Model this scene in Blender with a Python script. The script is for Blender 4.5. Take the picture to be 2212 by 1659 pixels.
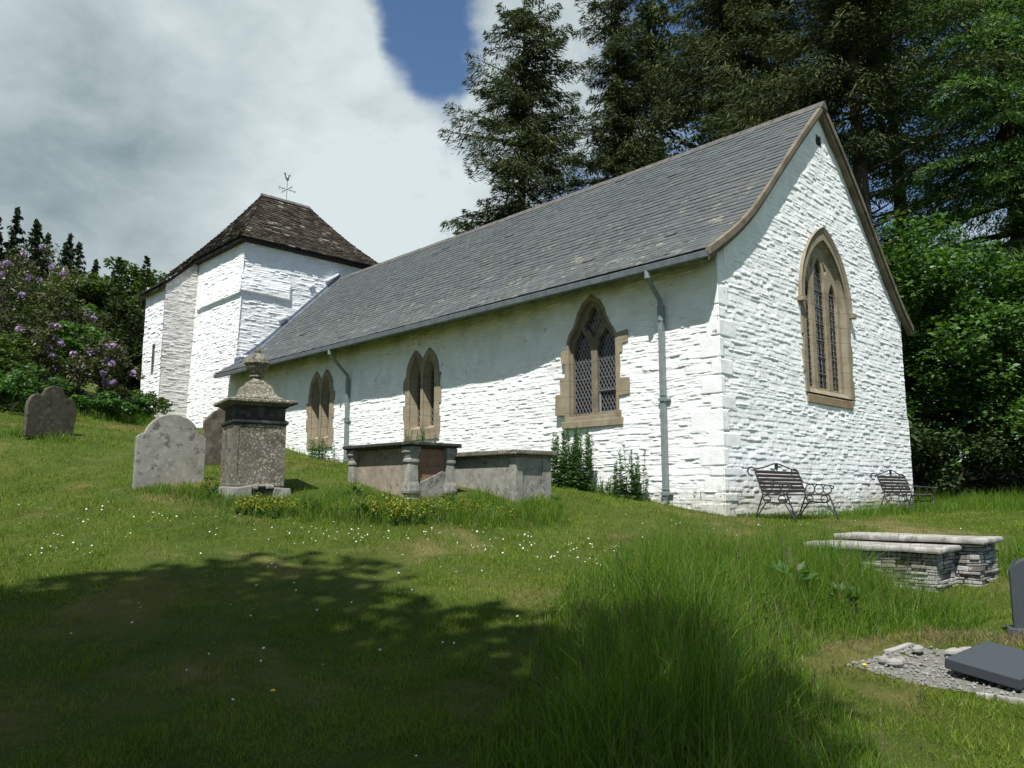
import bpy, math, random
import numpy as np
from mathutils import Vector, Matrix

# ------------------------------------------------------------------ scene, camera, light
SC = bpy.context.scene
COL = SC.collection
for o in list(bpy.data.objects):
    bpy.data.objects.remove(o)
SC.view_settings.view_transform = 'Standard'
SC.view_settings.look = 'None'
SC.view_settings.gamma = 1.0
SC.view_settings.use_curve_mapping = False
SC.view_settings.exposure = 0.62

PITCH = math.radians(7.951)
cam_d = bpy.data.cameras.new('camera')
cam_d.lens = 27.79
cam_d.sensor_width = 36.0
cam_d.sensor_fit = 'HORIZONTAL'
cam_d.clip_start = 0.05
cam_d.clip_end = 2000
cam = bpy.data.objects.new('camera', cam_d)
cam.location = (0, 0, 1.6)
cam.rotation_euler = (math.pi / 2 + PITCH, 0, 0)
COL.objects.link(cam)
SC.camera = cam

SUN_EL = math.radians(60)
SUN_H = np.array([-0.255, -0.967]); SUN_H /= np.linalg.norm(SUN_H)     # horizontal direction towards the sun
SUN_DIR = np.array([SUN_H[0] * math.cos(SUN_EL), SUN_H[1] * math.cos(SUN_EL), math.sin(SUN_EL)])
sun_d = bpy.data.lights.new('sun', 'SUN')
sun_d.energy = 5.0
sun_d.angle = math.radians(0.53)
sun_d.color = (1.0, 0.98, 0.94)
sun = bpy.data.objects.new('sun', sun_d)
sun.location = (0, 0, 60)
sun.rotation_euler = Vector(SUN_DIR).to_track_quat('Z', 'Y').to_euler()
COL.objects.link(sun)

FPX, CX, CY = 1707.56, 1106.0, 829.5      # the photograph's own geometry (2212 px wide): used to turn sight lines into directions
def sight(px, py):
    d = np.array([px - CX, FPX * math.cos(PITCH) + (py - CY) * math.sin(PITCH), FPX * math.sin(PITCH) - (py - CY) * math.cos(PITCH)])
    return d / np.linalg.norm(d)

world = bpy.data.worlds.new('World')
SC.world = world
world.use_nodes = True
wn = world.node_tree
wn.nodes.clear()
def wnode(t, **kw):
    n = wn.nodes.new(t)
    for k, v in kw.items():
        setattr(n, k, v)
    return n
def wmath(op, a, b=None, clamp=False):
    n = wnode('ShaderNodeMath', operation=op, use_clamp=clamp)
    for i, v in enumerate((a, b)):
        if v is None: continue
        if isinstance(v, (int, float)): n.inputs[i].default_value = v
        else: wn.links.new(v, n.inputs[i])
    return n.outputs[0]
sky = wnode('ShaderNodeTexSky', sky_type='NISHITA')
sky.sun_disc = False
sky.sun_elevation = SUN_EL
sky.sun_rotation = math.atan2(SUN_H[0], SUN_H[1])
sky.altitude = 250
sky.air_density = 1.0
sky.dust_density = 0.4
sky.ozone_density = 2.5
hs = wnode('ShaderNodeHueSaturation')
hs.inputs['Saturation'].default_value = 1.08
wn.links.new(sky.outputs[0], hs.inputs['Color'])
bg_blue = wnode('ShaderNodeBackground'); bg_blue.inputs[1].default_value = 0.078
wn.links.new(hs.outputs[0], bg_blue.inputs[0])
geo = wnode('ShaderNodeTexCoord')
sep = wnode('ShaderNodeSeparateXYZ'); wn.links.new(geo.outputs['Generated'], sep.inputs[0])
zz = wmath('ADD', wmath('MAXIMUM', sep.outputs[2], 0.0), 0.22)
cmb = wnode('ShaderNodeCombineXYZ')
wn.links.new(wmath('DIVIDE', sep.outputs[0], zz), cmb.inputs[0])
wn.links.new(wmath('DIVIDE', sep.outputs[1], zz), cmb.inputs[1])
def wnoise(scale, detail, rough, off, dist=0.0):
    m = wnode('ShaderNodeMapping'); m.inputs['Location'].default_value = off
    m.inputs['Scale'].default_value = (1.7, 1.7, 2.6)
    wn.links.new(geo.outputs['Generated'], m.inputs[0])
    n = wnode('ShaderNodeTexNoise'); n.inputs['Scale'].default_value = scale; n.inputs['Detail'].default_value = detail
    n.inputs['Roughness'].default_value = rough; n.inputs['Distortion'].default_value = dist
    wn.links.new(m.outputs[0], n.inputs['Vector'])
    return n.outputs['Fac']
def wlobe(px, py, deg0, deg1):
    """1 inside deg0 of a direction of the sky, falling to 0 at deg1"""
    d = sight(px, py)
    v = wnode('ShaderNodeVectorMath', operation='DOT_PRODUCT')
    wn.links.new(geo.outputs['Generated'], v.inputs[0]); v.inputs[1].default_value = tuple(d)
    mr = wnode('ShaderNodeMapRange', interpolation_type='SMOOTHSTEP')
    mr.inputs[1].default_value = math.cos(math.radians(deg1)); mr.inputs[2].default_value = math.cos(math.radians(deg0))
    wn.links.new(v.outputs['Value'], mr.inputs[0])
    return mr.outputs[0]
nz = wnoise(2.1, 9, 0.55, (3.1, 1.7, 0), 0.15)
nz2 = wnoise(6.5, 8, 0.6, (1.2, 5.1, 2.0), 0.4)
cov = wmath('ADD', wmath('MULTIPLY', wmath('SUBTRACT', nz, .5), 1.35), wmath('MULTIPLY', wmath('SUBTRACT', nz2, .5), .55))
cov = wmath('ADD', cov, 0.68)
for (px, py, a, b, k) in ((905, 20, .3, 4.6, 0.30), (890, 110, .3, 3.4, .26), (955, 190, 0.2, 2.8, 0.24), (985, 130, .1, 2.4, .16), (1720, 300, 4, 20, 0.30), (2350, 450, 4, 20, 0.28), (985, 420, .5, 4, .08)):
    cov = wmath('SUBTRACT', cov, wmath('MULTIPLY', wlobe(px, py, a, b), k))
for (px, py, a, b, k) in ((1200, 140, 1, 7, 0.16), (430, 420, 6, 22, 0.24), (-200, 300, 10, 30, .2), (2080, 640, 1, 7, .16)):
    cov = wmath('ADD', cov, wmath('MULTIPLY', wlobe(px, py, a, b), k))
vb = wnode('ShaderNodeVectorMath', operation='DOT_PRODUCT'); wn.links.new(geo.outputs['Generated'], vb.inputs[0]); vb.inputs[1].default_value = (0, -1, 0)
cov = wmath('SUBTRACT', cov, wmath('MULTIPLY', wmath('MAXIMUM', wmath('ADD', vb.outputs['Value'], .15), 0.0), .42))      # the southern half of the sky is clearer
mask = wnode('ShaderNodeMapRange', interpolation_type='SMOOTHSTEP')
mask.inputs[1].default_value = 0.38; mask.inputs[2].default_value = 0.74
wn.links.new(cov, mask.inputs[0])
br = wmath('ADD', wmath('MULTIPLY', wnoise(2.6, 9, 0.58, (7.4, 2.2, 1.0), 0.35), .72), wmath('MULTIPLY', wnoise(7.5, 8, 0.6, (2.4, 8.2, 3.0), 0.3), .28))
br = wmath('ADD', br, wmath('MULTIPLY', wlobe(720, 330, 2, 15), 0.12))
br = wmath('ADD', br, wmath('MULTIPLY', wlobe(900, 480, 2, 8), 0.08))
br = wmath('SUBTRACT', br, wmath('MULTIPLY', wlobe(150, 480, 3, 14), 0.14))
br = wmath('SUBTRACT', br, wmath('MULTIPLY', wlobe(330, 90, 2, 10), 0.10))
cr = wnode('ShaderNodeValToRGB')
cr.color_ramp.elements[0].position = 0.20; cr.color_ramp.elements[0].color = (0.165, 0.220, 0.240, 1)
cr.color_ramp.elements[1].position = 0.66; cr.color_ramp.elements[1].color = (0.46, 0.515, 0.525, 1)
wn.links.new(br, cr.inputs[0])
bg_cloud = wnode('ShaderNodeBackground'); bg_cloud.inputs[1].default_value = 1.0
wn.links.new(cr.outputs[0], bg_cloud.inputs[0])
mixs = wnode('ShaderNodeMixShader')
wn.links.new(mask.outputs[0], mixs.inputs[0])
wn.links.new(bg_blue.outputs[0], mixs.inputs[1]); wn.links.new(bg_cloud.outputs[0], mixs.inputs[2])
wout = wnode('ShaderNodeOutputWorld'); wn.links.new(mixs.outputs[0], wout.inputs[0])

# ------------------------------------------------------------------ helpers
def tag(o, label=None, cat=None, group=None, kind=None):
    if label: o['label'] = label
    if cat: o['category'] = cat
    if group: o['group'] = group
    if kind: o['kind'] = kind
    return o
def link(name, me, m=None, parent=None):
    o = bpy.data.objects.new(name, me); COL.objects.link(o)
    if m is not None: me.materials.append(m)
    if parent is not None: o.parent = parent
    return o
def empty(name, loc, rz=0.0, label=None, cat=None, group=None):
    o = bpy.data.objects.new(name, None); COL.objects.link(o)
    o.location = loc; o.rotation_euler = (0, 0, rz); o.empty_display_size = .3
    return tag(o, label, cat, group)
def np_mesh(name, V, quads=None, tris=None, smooth=False):
    me = bpy.data.meshes.new(name)
    V = np.asarray(V, dtype=np.float32).reshape(-1, 3)
    parts, tot = [], []
    if quads is not None and len(quads): parts.append(np.asarray(quads).reshape(-1)); tot.append(np.full(len(quads), 4))
    if tris is not None and len(tris): parts.append(np.asarray(tris).reshape(-1)); tot.append(np.full(len(tris), 3))
    loops = np.concatenate(parts).astype(np.int32); tot = np.concatenate(tot).astype(np.int32)
    me.vertices.add(len(V)); me.vertices.foreach_set('co', V.reshape(-1))
    me.loops.add(len(loops)); me.loops.foreach_set('vertex_index', loops)
    me.polygons.add(len(tot))
    me.polygons.foreach_set('loop_start', np.concatenate([[0], np.cumsum(tot)[:-1]]).astype(np.int32))
    me.polygons.foreach_set('loop_total', tot)
    if smooth: me.polygons.foreach_set('use_smooth', np.ones(len(tot), dtype=bool))
    me.update(calc_edges=True)
    return me
class MB:
    """collects boxes, bars, tubes and lathes; build() links them as one mesh object"""
    def __init__(s): s.v = []; s.f = []
    def add(s, vs, fs):
        b = len(s.v); s.v += [tuple(map(float, p)) for p in vs]; s.f += [tuple(i + b for i in f) for f in fs]
    def box(s, x0, x1, y0, y1, z0, z1, M=None):
        vs = [(x, y, z) for z in (z0, z1) for y in (y0, y1) for x in (x0, x1)]
        if M is not None: vs = [M @ Vector(p) for p in vs]
        s.add(vs, [(0, 2, 3, 1), (4, 5, 7, 6), (0, 1, 5, 4), (1, 3, 7, 5), (3, 2, 6, 7), (2, 0, 4, 6)])
    def hexa(s, p):      # eight corners: bottom ring of four, top ring of four
        s.add(p, [(3, 2, 1, 0), (4, 5, 6, 7), (0, 1, 5, 4), (1, 2, 6, 5), (2, 3, 7, 6), (3, 0, 4, 7)])
    def tube(s, pts, r, n=8, cap=True):
        pts = [Vector(p) for p in pts]; rs = r if hasattr(r, '__len__') else [r] * len(pts)
        rings = []; up = None
        for i, p in enumerate(pts):
            d = (pts[min(i + 1, len(pts) - 1)] - pts[max(i - 1, 0)])
            d = d.normalized() if d.length > 1e-9 else Vector((0, 0, 1))
            if up is None:
                a = Vector((0, 0, 1)) if abs(d.z) < .9 else Vector((1, 0, 0))
                up = d.cross(a).normalized()
            else:
                up = (up - d * up.dot(d)); up = up.normalized() if up.length > 1e-6 else d.orthogonal().normalized()
            w = d.cross(up)
            rings.append([p + (up * math.cos(2 * math.pi * k / n) + w * math.sin(2 * math.pi * k / n)) * rs[i] for k in range(n)])
        vs = [q for R in rings for q in R]; fs = []
        for i in range(len(pts) - 1):
            for k in range(n):
                fs.append((i * n + k, i * n + (k + 1) % n, (i + 1) * n + (k + 1) % n, (i + 1) * n + k))
        if cap: fs += [tuple(range(n - 1, -1, -1)), tuple(range((len(pts) - 1) * n, len(pts) * n))]
        s.add(vs, fs)
    def bar(s, a, b, w, h, up=(0, 0, 1)):
        a = Vector(a); b = Vector(b); d = (b - a).normalized(); up = Vector(up)
        x = d.cross(up)
        if x.length < 1e-4: x = d.orthogonal()
        x.normalize(); y = x.cross(d).normalized()
        ps = []
        for p in (a, b):
            ps += [p - x * w / 2 - y * h / 2, p + x * w / 2 - y * h / 2, p + x * w / 2 + y * h / 2, p - x * w / 2 + y * h / 2]
        s.hexa(ps)
    def lathe(s, prof, n=20, c=(0, 0), sq=0.0):
        vs = []; fs = []
        for (r, z) in prof:
            for k in range(n):
                a = 2 * math.pi * k / n + math.pi / 4
                q = 1.0
                if sq: q = (1 - sq) + sq / max(abs(math.cos(a)), abs(math.sin(a)))
                vs.append((c[0] + r * q * math.cos(a), c[1] + r * q * math.sin(a), z))
        for i in range(len(prof) - 1):
            for k in range(n):
                fs.append((i * n + k, i * n + (k + 1) % n, (i + 1) * n + (k + 1) % n, (i + 1) * n + k))
        fs += [tuple(range(n - 1, -1, -1)), tuple(range((len(prof) - 1) * n, len(prof) * n))]
        s.add(vs, fs)
    def prism(s, poly, z0, z1, M=None):       # closed polygon extruded along z (convex or mildly concave)
        n = len(poly); vs = [(x, y, z0) for x, y in poly] + [(x, y, z1) for x, y in poly]
        if M is not None: vs = [M @ Vector(p) for p in vs]
        s.add(vs, [tuple(range(n - 1, -1, -1)), tuple(range(n, 2 * n))] + [(i, (i + 1) % n, n + (i + 1) % n, n + i) for i in range(n)])
    def build(s, name, m=None, parent=None, smooth=False, bevel=0.0, jitter=0.0, subdiv=0, seed=1):
        me = bpy.data.meshes.new(name); me.from_pydata(s.v, [], s.f); me.update()
        if bevel or subdiv or jitter:
            import bmesh
            bm = bmesh.new(); bm.from_mesh(me)
            if bevel: bmesh.ops.bevel(bm, geom=list(bm.edges), offset=bevel, segments=2, profile=.6, affect='EDGES', clamp_overlap=True)
            for _ in range(subdiv): bmesh.ops.subdivide_edges(bm, edges=list(bm.edges), cuts=1, use_grid_fill=True)
            bm.to_mesh(me); bm.free()
            if jitter:
                co = np.empty(len(me.vertices) * 3, dtype=np.float32); me.vertices.foreach_get('co', co); co = co.reshape(-1, 3)
                for ax in range(3):
                    co[:, ax] += jitter * (fbm3(co * 7.0 + ax * 13.7, seed) - .5) * 2
                me.vertices.foreach_set('co', co.reshape(-1)); me.update()
        if smooth: me.polygons.foreach_set('use_smooth', np.ones(len(me.polygons), dtype=bool))
        return link(name, me, m, parent)
def _h(ix, iy, iz, seed):
    n = (ix * 374761393 + iy * 668265263 + iz * 2147483647 + seed * 1274126177) & 0xffffffff
    n = ((n ^ (n >> 13)) * 1274126177) & 0xffffffff
    return ((n ^ (n >> 16)) & 0xffffff) / float(0xffffff)
def vnoise2(x, y, seed=0):
    x = np.asarray(x, float); y = np.asarray(y, float)
    ix = np.floor(x).astype(np.int64); iy = np.floor(y).astype(np.int64); fx = x - ix; fy = y - iy
    fx = fx * fx * (3 - 2 * fx); fy = fy * fy * (3 - 2 * fy)
    z = np.zeros_like(ix)
    a = _h(ix, iy, z, seed); b = _h(ix + 1, iy, z, seed); c = _h(ix, iy + 1, z, seed); d = _h(ix + 1, iy + 1, z, seed)
    return (a * (1 - fx) + b * fx) * (1 - fy) + (c * (1 - fx) + d * fx) * fy
def fbm2(x, y, seed=0, o=4):
    t = 0; a = .5; s = 0
    for k in range(o):
        t = t + a * vnoise2(x * 2 ** k, y * 2 ** k, seed + k * 17); s += a; a *= .5
    return t / s
def fbm3(P, seed=0):
    return (vnoise2(P[:, 0] + P[:, 2] * .71, P[:, 1] - P[:, 2] * .53, seed) + vnoise2(P[:, 2] + 5.3, P[:, 0] * .8 - P[:, 1] * .6, seed + 5)) * .5
def sstep(a, b, x):
    t = np.clip((x - a) / (b - a), 0, 1); return t * t * (3 - 2 * t)
def inpoly(px, py, poly):
    r = np.zeros(np.shape(px), bool); n = len(poly); j = n - 1
    for i in range(n):
        xi, yi = poly[i]; xj, yj = poly[j]
        if yi != yj:
            c = ((yi > py) != (yj > py)) & (px < (xj - xi) * (py - yi) / (yj - yi) + xi)
            r ^= c
        j = i
    return r

# ------------------------------------------------------------------ materials
class NT:
    def __init__(s, name):
        s.m = bpy.data.materials.new(name); s.m.use_nodes = True; s.t = s.m.node_tree; s.t.nodes.clear()
        s.out = s.n('ShaderNodeOutputMaterial'); s.b = s.n('ShaderNodeBsdfPrincipled'); s.link(s.b.outputs[0], s.out.inputs[0])
        s.tc = s.n('ShaderNodeTexCoord')
    def n(s, t, **kw):
        x = s.t.nodes.new(t)
        for k, v in kw.items(): setattr(x, k, v)
        return x
    def link(s, a, b): s.t.links.new(a, b)
    def put(s, v, i):
        if hasattr(v, 'is_output'): s.link(v, i)
        elif isinstance(v, tuple) and len(v) == 3 and i.type == 'RGBA': i.default_value = (*v, 1)
        else: i.default_value = v
    def vec(s, scale=(1, 1, 1), loc=(0, 0, 0), src='Object'):
        m = s.n('ShaderNodeMapping'); m.inputs['Scale'].default_value = scale; m.inputs['Location'].default_value = loc
        s.link(s.tc.outputs[src], m.inputs[0]); return m.outputs[0]
    def noise(s, scale, detail=4, rough=.55, dist=0, vec=None, loc=None):
        x = s.n('ShaderNodeTexNoise'); x.inputs['Scale'].default_value = scale; x.inputs['Detail'].default_value = detail
        x.inputs['Roughness'].default_value = rough; x.inputs['Distortion'].default_value = dist
        s.link(vec if vec is not None else s.vec(loc=loc or (0, 0, 0)), x.inputs['Vector']); return x.outputs['Fac']
    def voro(s, scale, vec=None, feature='F1', rnd=1.0, out='Distance'):
        x = s.n('ShaderNodeTexVoronoi', feature=feature); x.inputs['Scale'].default_value = scale; x.inputs['Randomness'].default_value = rnd
        s.link(vec if vec is not None else s.vec(), x.inputs['Vector']); return x.outputs[out]
    def mr(s, v, a, b, c=0.0, d=1.0):
        x = s.n('ShaderNodeMapRange', interpolation_type='SMOOTHSTEP')
        s.put(v, x.inputs[0])
        for i, k in enumerate((a, b, c, d)): x.inputs[i + 1].default_value = k
        return x.outputs[0]
    def ramp(s, v, *st):
        x = s.n('ShaderNodeValToRGB'); e = x.color_ramp.elements
        while len(e) < len(st): e.new(.5)
        for q, (p, c) in zip(e, st): q.position = p; q.color = (*c, 1)
        s.put(v, x.inputs[0]); return x.outputs[0]
    def mix(s, f, a, b, mode='MIX'):
        x = s.n('ShaderNodeMix', data_type='RGBA', blend_type=mode); s.put(f, x.inputs[0]); s.put(a, x.inputs[6]); s.put(b, x.inputs[7]); return x.outputs[2]
    def math(s, op, a, b=0.0):
        x = s.n('ShaderNodeMath', operation=op); s.put(a, x.inputs[0]); s.put(b, x.inputs[1]); return x.outputs[0]
    def sepz(s, axis=2, src='Object'):
        x = s.n('ShaderNodeSeparateXYZ'); s.link(s.tc.outputs[src], x.inputs[0]); return x.outputs[axis]
    def rnd(s): return s.n('ShaderNodeNewGeometry').outputs['Random Per Island']
    def bump(s, h, strength=.4, dist=.02, prev=None):
        x = s.n('ShaderNodeBump'); x.inputs['Strength'].default_value = strength; x.inputs['Distance'].default_value = dist
        s.put(h, x.inputs['Height'])
        if prev is not None: s.link(prev, x.inputs['Normal'])
        return x.outputs[0]
    def done(s, col, rough=.8, normal=None, spec=.3, metal=0.0):
        s.put(col, s.b.inputs['Base Color']); s.put(rough, s.b.inputs['Roughness']); s.b.inputs['Specular IOR Level'].default_value = spec
        s.b.inputs['Metallic'].default_value = metal
        if normal is not None: s.link(normal, s.b.inputs['Normal'])
        return s.m
def leaf_mat(name, cols, trans=.3, rough=.6, spec=.25, tcol=None, noise=None):
    n = NT(name); r = n.rnd()
    k = len(cols)
    c = n.ramp(r, *[(i / (k - 1), q) for i, q in enumerate(cols)])
    if noise:
        c = n.mix(n.mr(n.noise(noise, 3), .35, .7), c, n.mix(1.0, c, (.62, .66, .5), 'MULTIPLY'))
        c = n.mix(n.math('MULTIPLY', n.mr(n.noise(.55, 6, .62, vec=n.vec((1, .8, 1), (4, 8, 0)), dist=.6), .49, .66), .75), c, (.19, .155, .06))
    n.done(c, rough, spec=spec)
    t = n.n('ShaderNodeBsdfTranslucent')
    tc = n.mix(1.0, c, tcol or (1.5, 1.6, .7), 'MULTIPLY'); n.link(tc, t.inputs[0])
    x = n.n('ShaderNodeMixShader'); x.inputs[0].default_value = trans
    n.link(n.b.outputs[0], x.inputs[1]); n.link(t.outputs[0], x.inputs[2]); n.link(x.outputs[0], n.out.inputs[0])
    return n.m

def m_whitewash():
    n = NT('whitewash')
    c = n.ramp(n.noise(2.2, 6, .6), (.3, (.67, .675, .65)), (.6, (.80, .81, .80)))
    st = n.mr(n.noise(1.0, 6, .65, vec=n.vec((6, 6, .9))), .60, .78)           # thin grey runs
    c = n.mix(n.math('MULTIPLY', st, .32), c, (.42, .41, .35))
    sp = n.mr(n.noise(9, 5, .7, vec=n.vec((1, 1, 2.2))), .66, .74)                # small bare spots
    c = n.mix(n.math('MULTIPLY', sp, .6), c, (.38, .36, .31))
    # green algae that grows on the top courses of the long wall
    z = n.sepz(2); v = n.sepz(0)
    al = n.math('MULTIPLY', n.mr(n.math('ADD', z, n.math('MULTIPLY', n.noise(1.3, 5, .6), 1.0)), 5.15, 5.75), n.mr(v, .32, .28))
    al = n.math('MULTIPLY', al, n.mr(z, 5.6, 5.3))
    c = n.mix(n.math('MULTIPLY', al, .8), c, (.22, .22, .11))
    # black lichen runs
    bl = n.mr(n.noise(1.0, 7, .74, vec=n.vec((3.4, 3.4, 2.4), (4, 1, 7))), .63, .68)
    bl = n.math('MULTIPLY', bl, n.math('MULTIPLY', n.mr(z, 3.0, 3.6), n.mr(v, .32, .28)))
    bl = n.math('MULTIPLY', bl, n.mr(z, 5.6, 5.3))
    c = n.mix(n.math('MULTIPLY', bl, .85), c, (.06, .06, .055))
    # damp foot of the wall
    ft = n.math('MULTIPLY', n.mr(n.math('SUBTRACT', z, n.math('MULTIPLY', n.noise(2.5, 5, .65), .9)), .25, -.35), .6)
    c = n.mix(ft, c, (.36, .33, .25))
    nb = n.bump(n.noise(28, 5, .65), .35, .02)
    nb = n.bump(n.noise(90, 3, .6), .2, .006, nb)
    return n.done(c, .9, nb, .15)
def m_tower():
    n = NT('tower_whitewash')
    c = n.ramp(n.noise(1.6, 6, .6), (.3, (.68, .68, .655)), (.6, (.80, .81, .80)))
    st = n.mr(n.noise(1.0, 6, .65, vec=n.vec((5, 5, .7))), .56, .76)
    c = n.mix(n.math('MULTIPLY', st, .35), c, (.40, .38, .34))
    u = n.sepz(1)
    gr = n.mr(n.math('ABSOLUTE', n.math('SUBTRACT', u, 26.5)), .09, .04)          # grey-brown tint on the return of the stair turret
    c = n.mix(n.math('MULTIPLY', gr, n.mr(n.noise(5, 5, .7, vec=n.vec((1, 1, 2.5))), .3, .62, .3, .8)), c, (.36, .33, .29))
    sp = n.mr(n.noise(7, 5, .7, vec=n.vec((1, 1, 3.0), (2, 2, 2))), .64, .72)
    c = n.mix(n.math('MULTIPLY', sp, .5), c, (.36, .35, .33))
    nb = n.bump(n.noise(22, 5, .65), .4, .03)
    return n.done(c, .9, nb, .15)
def m_sandstone(name='sandstone', a=(.155, .125, .082), b=(.30, .25, .17), stain=(.17, .155, .125), joints=True):
    n = NT(name)
    c = n.ramp(n.noise(3, 6, .65), (.3, a), (.68, b))
    bx = n.n('ShaderNodeSeparateColor'); n.link(n.voro(3.1, n.vec((1, 1, 1.0)), out='Color'), bx.inputs[0])
    c = n.mix(n.math('MULTIPLY', bx.outputs[0], .35), c, (.31, .265, .19))
    c = n.mix(n.math('MULTIPLY', n.mr(n.noise(7, 5, .7, loc=(5, 5, 5)), .55, .75), .5), c, stain)
    nb = n.bump(n.noise(35, 5, .7), .35, .01)
    if joints:
        cx_ = n.n('ShaderNodeCombineXYZ'); n.link(n.math('ADD', n.sepz(0), n.sepz(1)), cx_.inputs[0]); n.link(n.math('ADD', n.sepz(2), n.math('MULTIPLY', n.noise(3, 2), .04)), cx_.inputs[1])
        bk = n.n('ShaderNodeTexBrick'); n.link(cx_.outputs[0], bk.inputs['Vector']); bk.inputs['Scale'].default_value = 1.0; bk.inputs['Brick Width'].default_value = 1.7
        bk.inputs['Row Height'].default_value = .37; bk.inputs['Mortar Size'].default_value = .007; bk.inputs['Mortar Smooth'].default_value = .3
        c = n.mix(n.math('MULTIPLY', bk.outputs['Fac'], .65), c, (.09, .08, .06)); nb = n.bump(n.math('SUBTRACT', 1.0, bk.outputs['Fac']), .5, .01, nb)
    return n.done(c, .88, nb, .2)
def m_slate():
    n = NT('slate'); r = n.rnd()
    c = n.ramp(r, (0, (.078, .088, .088)), (.5, (.092, .102, .102)), (.88, (.106, .116, .114)), (1, (.088, .085, .082)))
    c = n.mix(n.math('MULTIPLY', n.mr(n.noise(.35, 5, .6), .4, .7), .5), c, (.112, .120, .116))
    x = n.sepz(2)
    lo = n.mr(x, 9.2, 5.6)
    li = n.mr(n.noise(3.0, 6, .68, vec=n.vec((.8, .8, 1), (3, 3, 3))), .57, .62)
    li2 = n.math('MULTIPLY', n.mr(n.noise(9, 4, .7), .45, .55), lo)
    c = n.mix(n.math('MULTIPLY', n.math('MULTIPLY', li, li2), .9), c, (.30, .29, .20))
    ms = n.math('MULTIPLY', n.mr(n.noise(1.4, 6, .7, loc=(8, 1, 3)), .55, .75), n.mr(x, 6.6, 5.1))
    c = n.mix(n.math('MULTIPLY', ms, .55), c, (.12, .115, .075))
    nb = n.bump(n.noise(14, 5, .6), .25, .01)
    return n.done(c, n.mr(n.noise(3, 3), .3, .7, .42, .66), nb, .45)
def m_stonetile():
    n = NT('stone_tile'); r = n.rnd()
    c = n.ramp(r, (0, (.030, .024, .018)), (.45, (.055, .044, .032)), (.8, (.085, .070, .052)), (.93, (.11, .095, .075)), (1, (.30, .28, .24)))
    li = n.mr(n.noise(5.5, 6, .7), .60, .66)
    c = n.mix(n.math('MULTIPLY', li, .75), c, (.34, .32, .27))
    mo = n.mr(n.noise(1.1, 6, .65, loc=(1, 6, 2)), .55, .7)
    c = n.mix(n.math('MULTIPLY', mo, .55), c, (.075, .062, .022))
    og = n.mr(n.noise(.8, 6, .6, loc=(2.5, 9, 4)), .66, .74)
    c = n.mix(n.math('MULTIPLY', og, .8), c, (.16, .075, .02))
    return n.done(c, .9, n.bump(n.noise(20, 5, .7), .5, .02), .2)
def m_gravestone(name, a, b, lich=(.40, .39, .31), amt=.7, sc=9, dark=(.07, .065, .055)):
    n = NT(name)
    c = n.ramp(n.noise(4, 7, .65), (.3, a), (.7, b))
    vv = n.voro(sc, n.vec((1, 1, 1)), 'SMOOTH_F1')
    sp = n.math('MULTIPLY', n.mr(n.math('ADD', vv, n.math('MULTIPLY', n.noise(sc * 1.7, 5, .7), .55)), .66, .52), n.mr(n.noise(2.2, 4, .6, loc=(3, 2, 1)), .3, .55))
    c = n.mix(n.math('MULTIPLY', sp, amt), c, lich)
    dk = n.mr(n.noise(5.0, 8, .75, loc=(7, 7, 1)), .53, .62)
    c = n.mix(n.math('MULTIPLY', dk, .75), c, dark)
    nb = n.bump(n.noise(30, 6, .7), .5, .012)
    return n.done(c, .92, nb, .15)
def m_ground():
    n = NT('turf')
    g = n.ramp(n.noise(1.2, 7, .68), (.25, (.036, .060, .009)), (.5, (.060, .086, .014)), (.75, (.092, .105, .024)))
    br = n.mr(n.noise(.55, 6, .62, vec=n.vec((1, .8, 1), (4, 8, 0)), dist=.6), .50, .70)
    g = n.mix(n.math('MULTIPLY', br, .8), g, (.20, .165, .070))
    dk = n.mr(n.noise(2.7, 6, .7, loc=(1, 1, 9)), .5, .7)
    g = n.mix(n.math('MULTIPLY', dk, .55), g, (.038, .060, .014))
    nb = n.bump(n.noise(42, 5, .75), .9, .04); nb = n.bump(n.noise(9, 4, .7), .5, .06, nb)
    return n.done(g, .95, nb, .1)
def m_plain(name, col, rough=.6, spec=.3, metal=0, var=.25, sc=12, bump=.15):
    n = NT(name)
    d = tuple(q * (1 - var) for q in col); l = tuple(min(1, q * (1 + var)) for q in col)
    return n.done(n.ramp(n.noise(sc, 6, .65), (.3, d), (.7, l)), rough, n.bump(n.noise(sc * 3, 4, .6), bump, .01), spec, metal)
def m_bark(col=(.055, .042, .032)):
    n = NT('bark')
    c = n.ramp(n.noise(3, 6, .7, vec=n.vec((4, 4, .8))), (.3, tuple(q * .5 for q in col)), (.7, tuple(q * 1.5 for q in col)))
    return n.done(c, .95, n.bump(n.noise(6, 5, .7, vec=n.vec((5, 5, .8))), .8, .05), .1)
def m_glass():
    n = NT('dark_glass')
    c = n.ramp(n.noise(6, 2), (.3, (.006, .007, .008)), (.7, (.018, .020, .021)))
    return n.done(c, .12, n.bump(n.voro(9, n.vec((1, 1, 1)), out='Distance'), .12, .02), .5)
def m_rubble():
    n = NT('rubble_stone'); r = n.rnd()
    c = n.ramp(r, (0, (.13, .115, .10)), (.5, (.24, .23, .21)), (1, (.36, .355, .34)))
    li = n.mr(n.noise(6, 6, .72), .54, .62)
    c = n.mix(n.math('MULTIPLY', li, .8), c, (.46, .46, .43))
    return n.done(c, .92, n.bump(n.noise(25, 6, .7), .7, .02), .15)
M = {}
M['white'] = m_whitewash(); M['tower'] = m_tower(); M['sand'] = m_sandstone(); M['slate'] = m_slate(); M['tile'] = m_stonetile()
M['sand_grey'] = m_sandstone('grey_sandstone', (.15, .125, .085), (.27, .23, .16), (.15, .14, .115))
M['sand_dark'] = m_sandstone('weathered_sandstone', (.085, .072, .050), (.18, .155, .11), (.08, .072, .06))
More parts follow.
